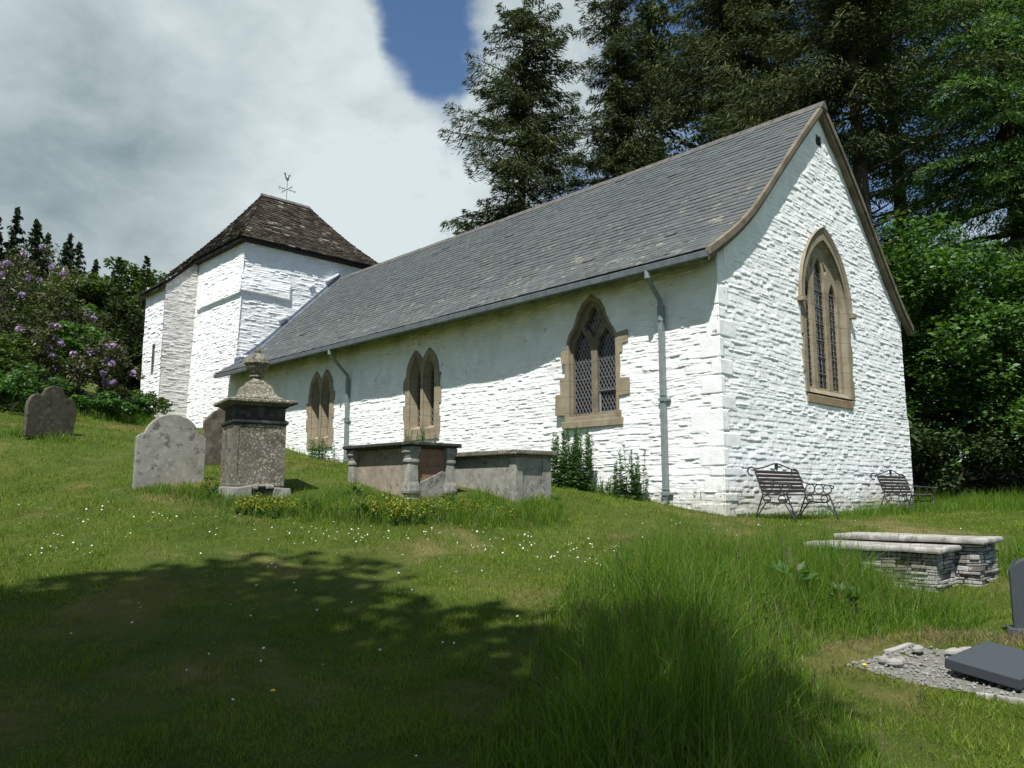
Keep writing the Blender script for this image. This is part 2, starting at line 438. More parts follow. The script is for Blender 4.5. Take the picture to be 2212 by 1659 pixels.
M['sill'] = m_sandstone('stained_sill', (.17, .11, .06), (.27, .20, .12), (.15, .065, .03))
M['verge'] = m_sandstone('verge_stone', (.070, .058, .042), (.13, .11, .08), (.05, .045, .035), False)
M['ridge'] = m_plain('ridge_tile', (.095, .09, .082), .9, .2, 0, .4, 6)
M['lead'] = m_plain('lead_sheet', (.13, .15, .175), .5, .5, 0, .35, 5)
M['grey_paint'] = m_plain('grey_green_paint', (.165, .20, .195), .42, .5, 0, .18, 9, .06)
M['gutter'] = m_plain('gutter_grey', (.085, .10, .105), .5, .5, 0, .3, 5, .08)
M['glass'] = m_glass()
M['came'] = m_plain('window_lead', (.22, .22, .22), .5, .5, .3, .2, 20, .05)
M['iron'] = m_plain('black_iron', (.018, .017, .017), .55, .5, 0, .4, 30, .1)
M['bench_wood'] = m_plain('weathered_wood', (.115, .095, .082), .85, .2, 0, .35, 16, .3)
M['timber'] = m_plain('dark_timber', (.035, .030, .025), .9, .15, 0, .3, 8)
M['turf'] = m_ground()
M['bark'] = m_bark()
M['stone_light'] = m_gravestone('lichened_limestone', (.17, .165, .145), (.29, .285, .25), (.33, .32, .25), .55, 9)
M['stone_dark'] = m_gravestone('dark_lichened_stone', (.085, .076, .058), (.165, .15, .118), (.34, .325, .245), .8, 30, (.040, .037, .030))
M['stone_black'] = m_gravestone('near_black_stone', (.035, .033, .03), (.07, .067, .06), (.17, .17, .14), .35, 9, (.02, .02, .018))
M['stone_brown'] = m_gravestone('brown_gravestone', (.075, .062, .045), (.13, .11, .082), (.24, .23, .18), .35, 6, (.04, .036, .03))
M['stone_tan'] = m_gravestone('tan_sandstone', (.19, .155, .115), (.31, .26, .20), (.36, .34, .28), .35, 8, (.10, .085, .065))
M['stone_red'] = m_gravestone('red_sandstone', (.19, .105, .065), (.27, .165, .105), (.27, .245, .19), .35, 5, (.10, .07, .05))
M['slab_stone'] = m_gravestone('pale_slab', (.20, .19, .165), (.31, .30, .27), (.46, .45, .41), .6, 6, (.12, .115, .10))
M['rubble'] = m_rubble()
M['granite'] = m_plain('grey_slate_slab', (.040, .048, .055), .55, .4, 0, .15, 60, .08)
M['gravel'] = m_plain('gravel', (.15, .145, .125), .95, .15, 0, .5, 55, .9)

# ------------------------------------------------------------------ terrain
TP = [(0,0,0),(0,-10,-1.0),(-12,-10,-.6),(12,-10,-1.5),(-12,0,.5),(10,0,-.5),(-2.69,4.4,.17),(0,4.2,.2),(2.57,4.2,.2),(-5.44,8.6,.79),(-2.55,8.8,.74),(.72,8.8,.72),
 (-8.67,13.5,1.74),(-3.83,12.0,1.47),(-5.47,12.8,1.75),(-5.75,15.5,2.16),(-9.68,16.3,2.76),(-1.68,12.8,1.51),(.02,13.3,1.49),(-13.02,20,3.73),(-13.07,26,4.3),(4.84,9.5,.42),
 (4.46,7.2,.32),(3.54,6.2,.25),(2.68,6.3,.27),(10.25,16,1.22),(4.87,13.8,1.08),(7.6,16.6,1.06),(1.04,12.5,1.05),(2.7,13.6,1.16),(4,15,1.19),(3.1,15.94,1.41),(-5.08,24.73,2.46),(-9.03,28.84,3.51),
 (-16.54,34.93,4.85),(-11.5,39.78,5.0),(-4.04,37.79,3.81),(3.25,30.93,2.51),(10.77,21.51,1.18),(-.71,27.12,2.41),
 (40,40,3.0),(60,60,4.0),(-60,60,22),(-40,30,9.5),(60,0,-3),(-60,0,5),(0,-60,-6),(90,150,6),(-100,150,44),(0,150,9),(-45,85,19),(-25,60,8.5),(0,60,5),(25,40,3.0),(25,20,1.4),(20,8,0),(-25,12,4.2),(-22,30,6.2),(150,60,4),(-150,60,40)]
TP = np.array(TP, float)
def _phi(r2): return np.where(r2 > 1e-9, .5 * r2 * np.log(np.maximum(r2, 1e-9)), 0)
_n = len(TP)
_d2 = ((TP[:, None, :2] - TP[None, :, :2]) ** 2).sum(-1)
_A = np.zeros((_n + 3, _n + 3)); _A[:_n, :_n] = _phi(_d2) + np.eye(_n) * .35
_A[:_n, _n] = 1; _A[:_n, _n + 1:] = TP[:, :2]; _A[_n, :_n] = 1; _A[_n + 1:, :_n] = TP[:, :2].T
_w = np.linalg.solve(_A, np.concatenate([TP[:, 2], np.zeros(3)]))
def gz(x, y, micro=True):
    x = np.asarray(x, float); y = np.asarray(y, float); sh = x.shape
    X = x.ravel(); Y = y.ravel()
    r = np.hypot(X, Y - 40); k = np.minimum(1, 130 / np.maximum(r, 1e-6)); Xc = X * k; Yc = 40 + (Y - 40) * k
    z = np.empty_like(X)
    for i in range(0, len(X), 20000):
        s = slice(i, i + 20000)
        d2 = (Xc[s, None] - TP[None, :, 0]) ** 2 + (Yc[s, None] - TP[None, :, 1]) ** 2
        z[s] = _phi(d2) @ _w[:_n] + _w[_n] + _w[_n + 1] * Xc[s] + _w[_n + 2] * Yc[s]
    if micro: z = z + .05 * (fbm2(X * .9, Y * .9, 3) - .5) + .03 * (fbm2(X * 3.1, Y * 3.1, 9, 3) - .5)
    return z.reshape(sh)
def g1(x, y): return float(gz(np.array([x]), np.array([y]))[0])
def warp(n, lim, fine):
    t = np.linspace(-1, 1, n); k = 4.2
    return np.sinh(t * k) / math.sinh(k) * lim
xs = warp(420, 320, 1); ys = warp(420, 320, 1) + 10
GX, GY = np.meshgrid(xs, ys)
GZ = gz(GX, GY)
ii = np.arange(len(ys) * len(xs)).reshape(len(ys), len(xs))
Q = np.stack([ii[:-1, :-1], ii[:-1, 1:], ii[1:, 1:], ii[1:, :-1]], -1).reshape(-1, 4)
ground = link('ground', np_mesh('ground', np.stack([GX, GY, GZ], -1), Q, smooth=True), M['turf'])
tag(ground, 'sloping mown churchyard turf with brownish patches', 'ground', kind='structure')

# ------------------------------------------------------------------ church
C0 = Vector((3.99627, 15.0, 1.21366))
UU = Vector((-.692929, .721006, 0)); VV = Vector((.721006, .692929, 0))
CH_RZ = math.atan2(VV.y, VV.x)
church = empty('church', C0, CH_RZ, 'whitewashed rubble stone church with grey slate nave roof and squat tower', 'church')
def L(u, v, z): return (v, u, z)            # church measurements (along the nave, across it, up) -> church-local
def Wd(u, v, z=0): p = C0 + UU * u + VV * v; return Vector((p.x, p.y, p.z + z))

def stones(S, T, seed, ch=(.024, .098), sl=(.06, .30), amp=.0062, edge=.015, relief=.0075, warp_=.055):
    rng = np.random.default_rng(seed)
    T2 = T + warp_ * (fbm2(S * .6, T * .9, seed) - .5) * 2 + .022 * (fbm2(S * 4, T * 4, seed + 3) - .5) * 2
    S2 = S + .03 * (fbm2(S * 3, T * 5, seed + 8) - .5) * 2
    t0, t1 = T2.min() - .3, T2.max() + .3
    b = [t0]
    while b[-1] < t1: b.append(b[-1] + rng.uniform(*ch) * (1.5 if rng.random() < .12 else 1))
    b = np.array(b); ci = np.clip(np.searchsorted(b, T2.ravel()) - 1, 0, len(b) - 2).reshape(T2.shape)
    H = np.zeros_like(S); s0, s1 = S2.min() - 1, S2.max() + 1
    n = int((s1 - s0) / sl[0]) + 4
    for c in np.unique(ci):
        k = ci == c
        e = s0 + np.cumsum(rng.uniform(sl[0], sl[1], n)) - rng.uniform(0, sl[1])
        hh = rng.normal(0, amp, n + 1)
        si = np.searchsorted(e, S2[k]); si = np.clip(si, 1, n - 1)
        dx = np.minimum(S2[k] - e[si - 1], e[si] - S2[k])
        dt = np.minimum(T2[k] - b[c], b[c + 1] - T2[k])
        q = sstep(0, edge, np.minimum(dx, dt))
        H[k] = q * (relief + hh[si] - .08 * (T2[k] - b[c] - .03))
    for _ in range(1):      # limewash rounds everything off
        Hp = np.pad(H, 1, mode='edge')
        H = (Hp[1:-1, 1:-1] * 4 + Hp[:-2, 1:-1] + Hp[2:, 1:-1] + Hp[1:-1, :-2] + Hp[1:-1, 2:]) / 8
    return H + .03 * (fbm2(S * 1.3, T * 1.3, seed + 21) - .5) + .008 * (fbm2(S * 14, T * 14, seed + 31) - .5)
def wall_grid(s0, s1, t0, t1, res, P, nrm, height, keep=None):
    rs, rt = res if isinstance(res, tuple) else (res, res)
    ns = int((s1 - s0) / rs) + 1; nt = int((t1 - t0) / rt) + 1
    S, T = np.meshgrid(np.linspace(s0, s1, ns), np.linspace(t0, t1, nt))
    H = height(S, T)
    u, v, z = P(S, T)
    V = np.stack([v + nrm[1] * H, u + nrm[0] * H, z + nrm[2] * H], -1).reshape(-1, 3)
    ii = np.arange(ns * nt).reshape(nt, ns)
    Q = np.stack([ii[:-1, :-1], ii[:-1, 1:], ii[1:, 1:], ii[1:, :-1]], -1).reshape(-1, 4)
    if keep is not None:
        Sc = (S[:-1, :-1] + S[1:, 1:]) / 2; Tc = (T[:-1, :-1] + T[1:, 1:]) / 2
        Q = Q[keep(Sc, Tc).reshape(-1)]
    return V, Q
def merge(parts):
    Vs, Qs, b = [], [], 0
    for V, Q in parts: Vs.append(V); Qs.append(Q + b); b += len(V)
    return np.concatenate(Vs), np.concatenate(Qs)

def bow(u): return .22 * sstep(2.6, 6.5, u)           # the nave wall sets back west of the chancel window
ROOF_S = [(-.50, 5.05), (-.3, 5.17), (0, 5.36), (.54, 5.72), (1.14, 6.19), (1.59, 6.61), (2.57, 7.62), (3.64, 8.69), (4.86, 9.86)]
ROOF_N = [(4.86, 9.86), (5.9, 8.94), (6.94, 7.90), (8.06, 6.70), (8.77, 5.95), (9.3, 5.44), (9.86, 5.03)]
def roof_z(v):
    a = np.array(ROOF_S + ROOF_N[1:]); return np.interp(v, a[:, 0], a[:, 1])
# quoins of the near corner
rngq = np.random.default_rng(5)
QU = []; zq = -.5; k = 0
while zq < 4.9:
    h = rngq.uniform(.18, .46); QU.append((zq + .012, min(zq + h, 4.95) - .012, *((.60, .22) if k % 2 else (.24, .54)), rngq.uniform(.7, 1.25))); zq += h; k += 1
def quoin(S, T, H, side, seed):
    for (a, b, ws, we, f) in QU:
        w = (ws if side == 's' else we) * f
        m = sstep(0, .02, T - a) * sstep(0, .02, b - T) * sstep(0, .02, w - S)
        H = H * (1 - m) + m * (.015 + .006 * (fbm2(S * 9, T * 9, seed) - .5))
    return H
# openings (church u,z or v,z)
W1U, W2U, W3U, EV = 15.13, 9.63, 3.20, 4.75
OP_S = [q for c in (W1U, W2U) for q in ([(c - .62, 2.16), (c + .62, 2.16), (c + .62, 3.62), (c - .62, 3.62)], [(c + .02 , 3.6), (c + .64, 3.6), (c + .60, 3.95), (c + .45, 4.22), (c + .31, 4.36), (c + .18, 4.22), (c + .02, 4.0)],
         [(c - .02 , 3.6), (c - .64, 3.6), (c - .60, 3.95), (c - .45, 4.22), (c - .31, 4.36), (c - .18, 4.22), (c - .02, 4.0)])] + \
       [[(W3U + x, z) for x, z in ((-.71, 2.1), (-.71, 3.78), (-.66, 3.94), (-.52, 4.12), (-.42, 4.30), (-.35, 4.46), (-.22, 4.62), (0, 4.75), (.22, 4.62), (.35, 4.46), (.42, 4.30), (.52, 4.12), (.66, 3.94), (.71, 3.78), (.71, 2.1))]]
OP_E = [[(EV - 1.16, 2.5), (EV + 1.16, 2.5), (EV + 1.16, 4.84), (EV + 1.05, 5.36), (EV + .79, 5.88), (EV + .42, 6.25), (EV, 6.50), (EV - .42, 6.25), (EV - .79, 5.88), (EV - 1.05, 5.36), (EV - 1.16, 4.84)], [(4.74, 8.86), (4.98, 8.86), (4.98, 9.08), (4.74, 9.08)]]
def keepS(S, T):
    r = np.ones(S.shape, bool)
    for p in OP_S: r &= ~inpoly(S, T, p)
    return r & (T < 5.34)
def keepE(S, T):
    r = T < roof_z(S) - .06
    for p in OP_E: r &= ~inpoly(S, T, p)
    return r
wS = wall_grid(-.03, 22.3, -.9, 5.4, (.026, .0125), lambda S, T: (S, bow(S), T), (0, -1, 0), lambda S, T: quoin(S, T, stones(S, T, 11), 's', 4), keepS)
wE = wall_grid(-.03, 9.42, -.9, 9.9, (.024, .014), lambda S, T: (0 * S, S + .12 * sstep(2.55, 2.35, T) * sstep(8.9, 9.42, S), T), (-1, 0, 0),
               lambda S, T: quoin(S, T, stones(S, T, 23, ch=(.03, .125), sl=(.07, .36), amp=.0055, relief=.0065, warp_=.035), 'e', 6), keepE)
wN = wall_grid(0, 22.3, -.9, 5.5, .3, lambda S, T: (S, 9.42 + .12 * sstep(2.6, 2.3, T), T), (0, 1, 0), lambda S, T: 0 * S)
V, Q = merge([wS, wE, wN])
link('nave_wall', np_mesh('nave_wall', V, Q, smooth=True), M['white'], church)

# --- slates
def tile_rows(Lf, Rf, rows, wid, thick, seed, irr=.15, over=1.35, gap=.004, nrm_out=None):
    """rows of tiles between two edge curves Lf(s), Rf(s), s=0 at the eaves; every tile is a top face and a butt face"""
    rng = np.random.default_rng(seed); V = []; Qd = []
    for r in range(rows):
        a, b = r / rows, min(1.0, (r + over) / rows)
        La, Ra, Lb, Rb = (np.array(f(q), float) for f, q in ((Lf, a), (Rf, a), (Lf, b), (Rf, b)))
        ln = np.linalg.norm(Ra - La); n = max(1, int(round(ln / wid)))
        ed = (np.arange(n + 1) + (.5 if r % 2 else 0) + rng.uniform(-irr, irr, n + 1)) / n
        ed = np.clip(ed, 0, 1); ed[0] = 0
        if r % 2: ed = np.concatenate([ed[:-1], [1.0]])
        ed[-1] = 1
        dn = np.cross(Ra - La, (Lb - La)); dn /= max(np.linalg.norm(dn), 1e-9)
        if nrm_out is not None and np.dot(dn, nrm_out) < 0: dn = -dn
        for i in range(len(ed) - 1):
            if ed[i + 1] - ed[i] < .02 / max(ln, .05): continue
            g = gap / max(ln, .05)
            x0, x1 = ed[i] + g * .5, ed[i + 1] - g * .5
            th = thick * rng.uniform(.75, 1.35) * (1.7 if rng.random() < .008 else 1); sl = rng.uniform(-.02, .02)
            drop = (La - Lb) * rng.uniform(-.04, .10)
            p0 = La + (Ra - La) * x0 + drop + dn * th; p1 = La + (Ra - La) * x1 + drop + dn * th * rng.uniform(.8, 1.25)
            q1 = Lb + (Rb - Lb) * x1 + dn * .004; q0 = Lb + (Rb - Lb) * x0 + dn * .004
            b0 = p0 - dn * th * .95; b1 = p1 - dn * th * .95
            k = len(V); V += [p0, p1, q1, q0, b0, b1]; Qd += [(k, k + 1, k + 2, k + 3), (k + 4, k + 5, k + 1, k)]
    return np.array(V), np.array(Qd)
def arc_pts(poly):
    p = np.array(poly, float); d = np.concatenate([[0], np.cumsum(np.hypot(*np.diff(p, axis=0).T))]); return p, d / d[-1], d[-1]
def smooth_prof(prof):       # Catmull-Rom resample
    p, t, ln = arc_pts(prof); tt = np.linspace(0, 1, 60)
    q = np.stack([np.interp(tt, t, p[:, i]) for i in (0, 1)], -1)
    for _ in range(6): q[1:-1] = (q[:-2] + 2 * q[1:-1] + q[2:]) / 4
    return q
PS = smooth_prof(ROOF_S); PN = smooth_prof(ROOF_N[::-1])
U0, U1 = -.20, 22.1
def edge_curve(pr, u, dz=0.0):
    p, t, ln = arc_pts(pr)
    def f(s): return (np.interp(s, t, p[:, 0]), u + (.02 * math.sin(s * 9 + u) if u < 1 else 0), np.interp(s, t, p[:, 1]) + dz)
    return f, ln
fL, lnS = edge_curve(PS, U0 + .10); fR, _ = edge_curve(PS, U1)
def sag(V):   # an old roof is never quite flat
    V[:, 2] += .035 * (fbm2(V[:, 1] * .35, V[:, 0] * .5, 77) - .5) - .02 * np.sin((V[:, 1] - U0) / (U1 - U0) * np.pi)
    return V
vs, qs = tile_rows(fL, fR, 37, .30, .023, 3, irr=.05, nrm_out=np.array((-1, 0, 1.)))
fLn, _ = edge_curve(PN, U0 + .10); fRn, _ = edge_curve(PN, U1)
vn, qn = tile_rows(fLn, fRn, 37, .60, .016, 4, irr=.05, nrm_out=np.array((1, 0, 1.)))
V, Q = merge([(sag(vs), qs), (vn, qn)])
roof = link('nave_roof', np_mesh('nave_roof', V, Q), M['slate'], church)
# boarding under the slates
mb = MB()
prof = [tuple(q) for q in PS] + [tuple(q) for q in PN[::-1][1:]]
for i in range(len(prof) - 1):
    (v0, z0), (v1, z1) = prof[i], prof[i + 1]
    mb.hexa([L(U0 + .12, v0, z0 - .13), L(U0 + .12, v1, z1 - .13), L(U1, v1, z1 - .13), L(U1, v0, z0 - .13), L(U0 + .12, v0, z0 - .035), L(U0 + .12, v1, z1 - .035), L(U1, v1, z1 - .035), L(U1, v0, z0 - .035)])
mb.build('roof_boarding', M['timber'], church)
# ridge tiles
mb = MB(); u = U0 - .02; rr = random.Random(4)
while u < U1 - .05:
    e = min(u + .45, U1 + .02); dz = rr.uniform(-.008, .008) - .02 * math.sin((u - U0) / (U1 - U0) * math.pi)
    mb.hexa([L(u, 4.86 - .17, 9.74 + dz), L(e - .012, 4.86 - .17, 9.74 + dz), L(e - .012, 4.86 - .02, 9.93 + dz), L(u, 4.86 - .02, 9.93 + dz),
             L(u, 4.86 + .17, 9.74 + dz), L(e - .012, 4.86 + .17, 9.74 + dz), L(e - .012, 4.86 + .02, 9.93 + dz), L(u, 4.86 + .02, 9.93 + dz)])
    u = e
mb.build('ridge_tiles', M['ridge'], roof)
# verge: two stepped stone bands up each side of the gable
def verge(pr, sgn):
    mb = MB()
    for (ua, ub, d0, d1) in ((-.20, -.085, -.13, .015), (-.15, -.02, -.24, -.13)):
        n = len(pr)
        for i in range(n - 1):
            (v0, z0), (v1, z1) = pr[i], pr[i + 1]
            mb.hexa([L(ua, v0, z0 + d0), L(ua, v1, z1 + d0), L(ub, v1, z1 + d0), L(ub, v0, z0 + d0), L(ua, v0, z0 + d1), L(ua, v1, z1 + d1), L(ub, v1, z1 + d1), L(ub, v0, z0 + d1)])
    return mb
verge(PS, -1).build('verge', M['verge'], church)
verge(PN, 1).build('verge', M['verge'], church)
# gutter and rafter feet
GV, GZ0 = -.47, 4.98
mb = MB()
mb.box(*sorted((GV - .11, GV + .01)), U0 + .05, 21.9, GZ0 - .13, GZ0 + .01)
u = .3
while u < 21.8:
    mb.box(GV - .118, GV + .012, u, u + .06, GZ0 - .138, GZ0 + .004); u += 1.83
gut = mb.build('gutter', M['gutter'], church, bevel=.018)
mb = MB(); u = .25
while u < 21.6:
    mb.hexa([L(u, GV + .02, GZ0 - .13), L(u + .09, GV + .02, GZ0 - .13), L(u + .09, .25, 5.26), L(u, .25, 5.26), L(u, GV + .02, GZ0 - .02), L(u + .09, GV + .02, GZ0 - .02), L(u + .09, .25, 5.40), L(u, .25, 5.40)])
    u += .48
mb.build('rafter_ends', M['timber'], church)
# downpipes
def downpipe(ut, ub, vw, zb, bend_z):
    mb = MB(); v = vw - .085
    mb.tube([L(ut, GV - .05, GZ0 - .1), L(ut, GV - .05, GZ0 - .27)], .065, 10)
    mb.tube([L(ut, GV - .05, GZ0 - .2), L(ut + (ub - ut) * .15, GV + .03, GZ0 - .34), L(ub, v - .03, bend_z + .12), L(ub, v, bend_z - .05)], .052, 10)
    mb.tube([L(ub, v, bend_z), L(ub, v, bend_z - .32)], .075, 10)
    s = .052
    mb.box(v - s, v + s, ub - s, ub + s, zb + .12, bend_z - .25)
    p = mb.build('drainpipe', M['grey_paint'], church, bevel=.008)
    for zz in (zb + .22, zb + (bend_z - zb) * .52):
        b = MB(); b.box(v - s - .02, v + s + .012, ub - s - .02, ub + s + .02, zz - .035, zz + .035)
        b.box(v + .02, v + .075, ub - .14, ub + .14, zz - .02, zz + .02)
        b.box(v - s - .012, v + s + .008, ub - s - .012, ub + s + .012, zz + .075, zz + .10)
        b.build('bracket', M['grey_paint'], p, bevel=.006)
    b = MB(); b.tube([L(ub, v, zb + .14), L(ub, v - .02, zb + .05), L(ub, v - .14, zb - .02)], .055, 10); b.build('shoe', M['gutter'], p)
downpipe(1.27, 1.27, .0, .18, 4.22)
downpipe(13.45, 13.40, .22, 1.22, 4.0)

# --- windows
def arch(c, w, t0, t1, n=12):
    h = t1 - t0; R = (h * h + w * w) / (2 * w); a1 = math.acos(max(-1, min(1, (R - w) / R)))
    l = [(c - w + R - R * math.cos(a1 * i / n), t0 + R * math.sin(a1 * i / n)) for i in range(n + 1)]
    r = [(2 * c - x, y) for x, y in l[::-1][1:]]
    return l + r
def lancet(c, w, tb, t0, t1, n=12): return [(c - w, tb)] + arch(c, w, t0, t1, n) + [(c + w, tb)]
def filled(outer, holes, depth, xf, bevel=0.0):
    cu = bpy.data.curves.new('tmp', 'CURVE'); cu.dimensions = '2D'; cu.fill_mode = 'BOTH'; cu.extrude = depth / 2; cu.bevel_depth = bevel; cu.bevel_resolution = 1
    for poly in [outer] + holes:
        sp = cu.splines.new('POLY'); sp.points.add(len(poly) - 1); sp.use_cyclic_u = True
        for p, (x, y) in zip(sp.points, poly): p.co = (x, y, 0, 1)
    o = bpy.data.objects.new('tmp', cu); COL.objects.link(o)
    dg = bpy.context.evaluated_depsgraph_get(); me = o.evaluated_get(dg).to_mesh()
    vs = [v.co.copy() for v in me.vertices]; fs = [tuple(p.vertices) for p in me.polygons]
    o.evaluated_get(dg).to_mesh_clear(); bpy.data.objects.remove(o); bpy.data.curves.remove(cu)
    return [xf(v.x, v.y, v.z) for v in vs], fs
def splay(mb, P, Qp, na, nb, xf):
    n = len(P); mb.add([xf(x, y, na) for x, y in P] + [xf(x, y, nb) for x, y in Qp], [(i, (i + 1) % n, n + (i + 1) % n, n + i) for i in range(n)])
def lattice(poly, dx, dz, w, n0, xf, mb, diag=True, bars=()):
    """diamond leads clipped to an opening"""
    P = np.array(poly); x0, y0 = P.min(0); x1, y1 = P.max(0)
    lines = []
    if diag:
        s = dz / dx; k = y0 - s * (x1 - x0)
        while k < y1 + s * (x1 - x0):
            lines.append(((x0, k), (x1, k + s * (x1 - x0)))); lines.append(((x0, k + s * (x1 - x0)), (x1, k))); k += dz
    for y in bars: lines.append(((x0, y), (x1, y)))
    for (a, b) in lines:
        a = np.array(a); b = np.array(b); t = np.linspace(0, 1, 161); q = a + (b - a) * t[:, None]
        ins = inpoly(q[:, 0], q[:, 1], poly)
        st = None
        for i in range(len(t)):
            if ins[i] and st is None: st = i
            if (not ins[i] or i == len(t) - 1) and st is not None:
                p0, p1 = q[st], q[i - 1 if not ins[i] else i]
                if np.linalg.norm(p1 - p0) > .02:
                    d = (p1 - p0) / np.linalg.norm(p1 - p0); nn = np.array((-d[1], d[0])) * w / 2
                    mb.add([xf(*(p0 + nn), n0), xf(*(p0 - nn), n0), xf(*(p1 - nn), n0), xf(*(p1 + nn), n0), xf(*(p0 + nn), n0 + .012), xf(*(p0 - nn), n0 + .012), xf(*(p1 - nn), n0 + .012), xf(*(p1 + nn), n0 + .012)],
                           [(0, 1, 2, 3), (7, 6, 5, 4), (0, 4, 5, 1), (1, 5, 6, 2), (2, 6, 7, 3), (3, 7, 4, 0)])
                st = None
def xfS(uc, vf): return lambda x, y, n: L(uc - x, vf - n, y)
def xfE(vc): return lambda x, y, n: L(-n, vc + x, y)
def stepped(xl, zs, sgn): return [(sgn * x, z) for x, z in zip(xl, zs)]

def lancet_pair(uc, seed, label):
    rr = random.Random(seed); xf = xfS(uc, float(bow(uc)) - .035)
    j = []; z = 2.22; k = 0; left = []; right = []
    while z < 3.7:
        e = min(z + rr.uniform(.26, .42), 3.72)
        left += [(-(.78 + (.09 if k % 2 else .0) + rr.uniform(-.02, .02)), z), None]; left[-1] = (left[-2][0], e)
        right += [((.78 + (.0 if k % 2 else .06) + rr.uniform(-.02, .02)), z)]; right += [(right[-1][0], e)]
        z = e; k += 1
    la = [(x, y) for x, y in arch(-.32, .42, 3.74, 4.47, 10) if x <= -.01 or y > 4.2]
    la = [(x, y) for x, y in la if x < -.005]; ra = [(-x, y) for x, y in la[::-1]]
    outer = [(-.80, 2.03), *left, *la, *ra, *right[::-1], (.80, 2.03)]
    fr = [lancet(c, .265, 2.20, 3.62, 4.30) for c in (-.31, .31)]
    inn = [lancet(c, .165, 2.30, 3.55, 4.05) for c in (-.30, .30)]
    mb = MB(); vs, fs = filled(outer, fr, .10, lambda x, y, n: xf(x, y, n - .05 + .0), .008); mb.add(vs, fs)
    for a, b in zip(fr, inn): splay(mb, a, b, -.02, -.21, xf)
    vs, fs = filled([(-.62, 2.1), (.62, 2.1), (.62, 4.3), (-.62, 4.3)], inn, .05, lambda x, y, n: xf(x, y, n - .235)); mb.add(vs, fs)
    w = mb.build('window', M['sand'], church); w['label'] = label
    g = MB(); g.add([xf(-.55, 2.15, -.27), xf(.55, 2.15, -.27), xf(.55, 4.15, -.27), xf(-.55, 4.15, -.27)], [(0, 1, 2, 3)]); g.build('glass', M['glass'], w)
    c = MB()
    for p in inn: lattice(p, .11, .17, .008, -.262, xf, c)
    c.build('leading', M['came'], w)
    s = MB(); vs, fs = filled([(-.79, 1.90), (.79, 1.90), (.77, 2.028), (-.77, 2.028)], [], .09, lambda x, y, n: xf(x, y, n - .035), .01); s.add(vs, fs); s.build('sill', M['sand'], w)
lancet_pair(W1U, 3, 'paired lancet window nearest the tower')
lancet_pair(W2U, 8, 'paired lancet window behind the chest tombs')

# two-light traceried window of the chancel
xf = xfS(W3U, float(bow(W3U)) - .04)
OL = [(-.85, 2.0), (-.85, 2.16), (-1.18, 2.18), (-1.17, 2.64), (-1.0, 2.65), (-1.02, 3.0), (-.86, 3.02), (-.84, 3.34), (-.97, 3.36), (-.98, 3.62), (-.74, 3.64), (-.72, 3.86), (-.66, 4.0), (-.52, 4.16), (-.46, 4.30), (-.40, 4.46), (-.25, 4.66), (0, 4.82),
      (.25, 4.66), (.38, 4.46), (.42, 4.30), (.50, 4.14), (.62, 3.98), (.70, 3.84), (1.07, 3.88), (1.09, 3.62), (.93, 3.60), (.92, 3.42), (.84, 3.40), (.85, 3.12), (.82, 2.86), (1.11, 2.84), (1.11, 2.50), (.74, 2.48), (.73, 2.17), (.85, 2.16), (.85, 2.0)]
lt = []
for c in (-.355, .355):
    a = [(c - .285, 2.15), (c - .285, 3.46), (c - .27, 3.60), (c - .21, 3.72), (c - .225, 3.78), (c - .18, 3.87), (c - .08, 3.96), (c, 4.08), (c + .08, 3.96), (c + .18, 3.87), (c + .225, 3.78), (c + .21, 3.72), (c + .27, 3.60), (c + .285, 3.46), (c + .285, 2.15)]
    lt.append(a)
qf = [(x * 1.12, 4.22 + (z - 4.22) * 1.06) for x, z in [(0, 3.86), (.09, 3.97), (.10, 4.02), (.19, 4.06), (.24, 4.16), (.20, 4.26), (.12, 4.29), (.13, 4.38), (.08, 4.48), (0, 4.58), (-.08, 4.48), (-.13, 4.38), (-.12, 4.29), (-.20, 4.26), (-.24, 4.16), (-.19, 4.06), (-.10, 4.02), (-.09, 3.97)]]
def grow(p, k):
    cx = sum(q[0] for q in p) / len(p); cy = sum(q[1] for q in p) / len(p)
    return [(cx + (x - cx) * k[0], cy + (y - cy) * k[1]) for x, y in p]
fro = [(-.685, 2.1), (-.685, 3.75), (-.64, 3.92), (-.50, 4.10), (-.40, 4.28), (-.33, 4.44), (-.20, 4.60), (0, 4.72), (.20, 4.60), (.33, 4.44), (.40, 4.28), (.50, 4.10), (.64, 3.92), (.685, 3.75), (.685, 2.1)]
fri = grow(fro, (.965, .985))
OL = [(x * (.93 if abs(x) > .8 else 1.0), z) for x, z in OL]
mb = MB(); vs, fs = filled(OL, [fro], .10, lambda x, y, n: xf(x, y, n - .05), .008); mb.add(vs, fs)
splay(mb, fro, fri, -.02, -.16, xf)
w3 = mb.build('window', M['sand'], church); w3['label'] = 'two light traceried window with stepped sandstone jambs'
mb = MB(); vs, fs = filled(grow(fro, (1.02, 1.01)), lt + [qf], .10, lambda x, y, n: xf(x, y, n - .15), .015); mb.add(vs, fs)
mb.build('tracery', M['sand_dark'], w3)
mb = MB(); mb.add([xf(-.68, 2.1, -.19), xf(.68, 2.1, -.19), xf(.68, 4.7, -.19), xf(-.68, 4.7, -.19)], [(0, 1, 2, 3)]); mb.build('glass', M['glass'], w3)
mb = MB()
for p in lt: lattice(p, .095, .17, .008, -.176, xf, mb, bars=(2.55, 2.95, 3.35))
lattice(qf, .1, .17, .008, -.18, xf, mb); mb.build('leading', M['came'], w3)
mb = MB()
for a, b in (((.1, 2.64), (.62, 2.64)), ((.1, 2.17), (.62, 2.17)), ((.115, 2.17), (.115, 2.66)), ((.61, 2.17), (.61, 2.66))): mb.bar(xf(*a, -.15), xf(*b, -.15), .04, .04)
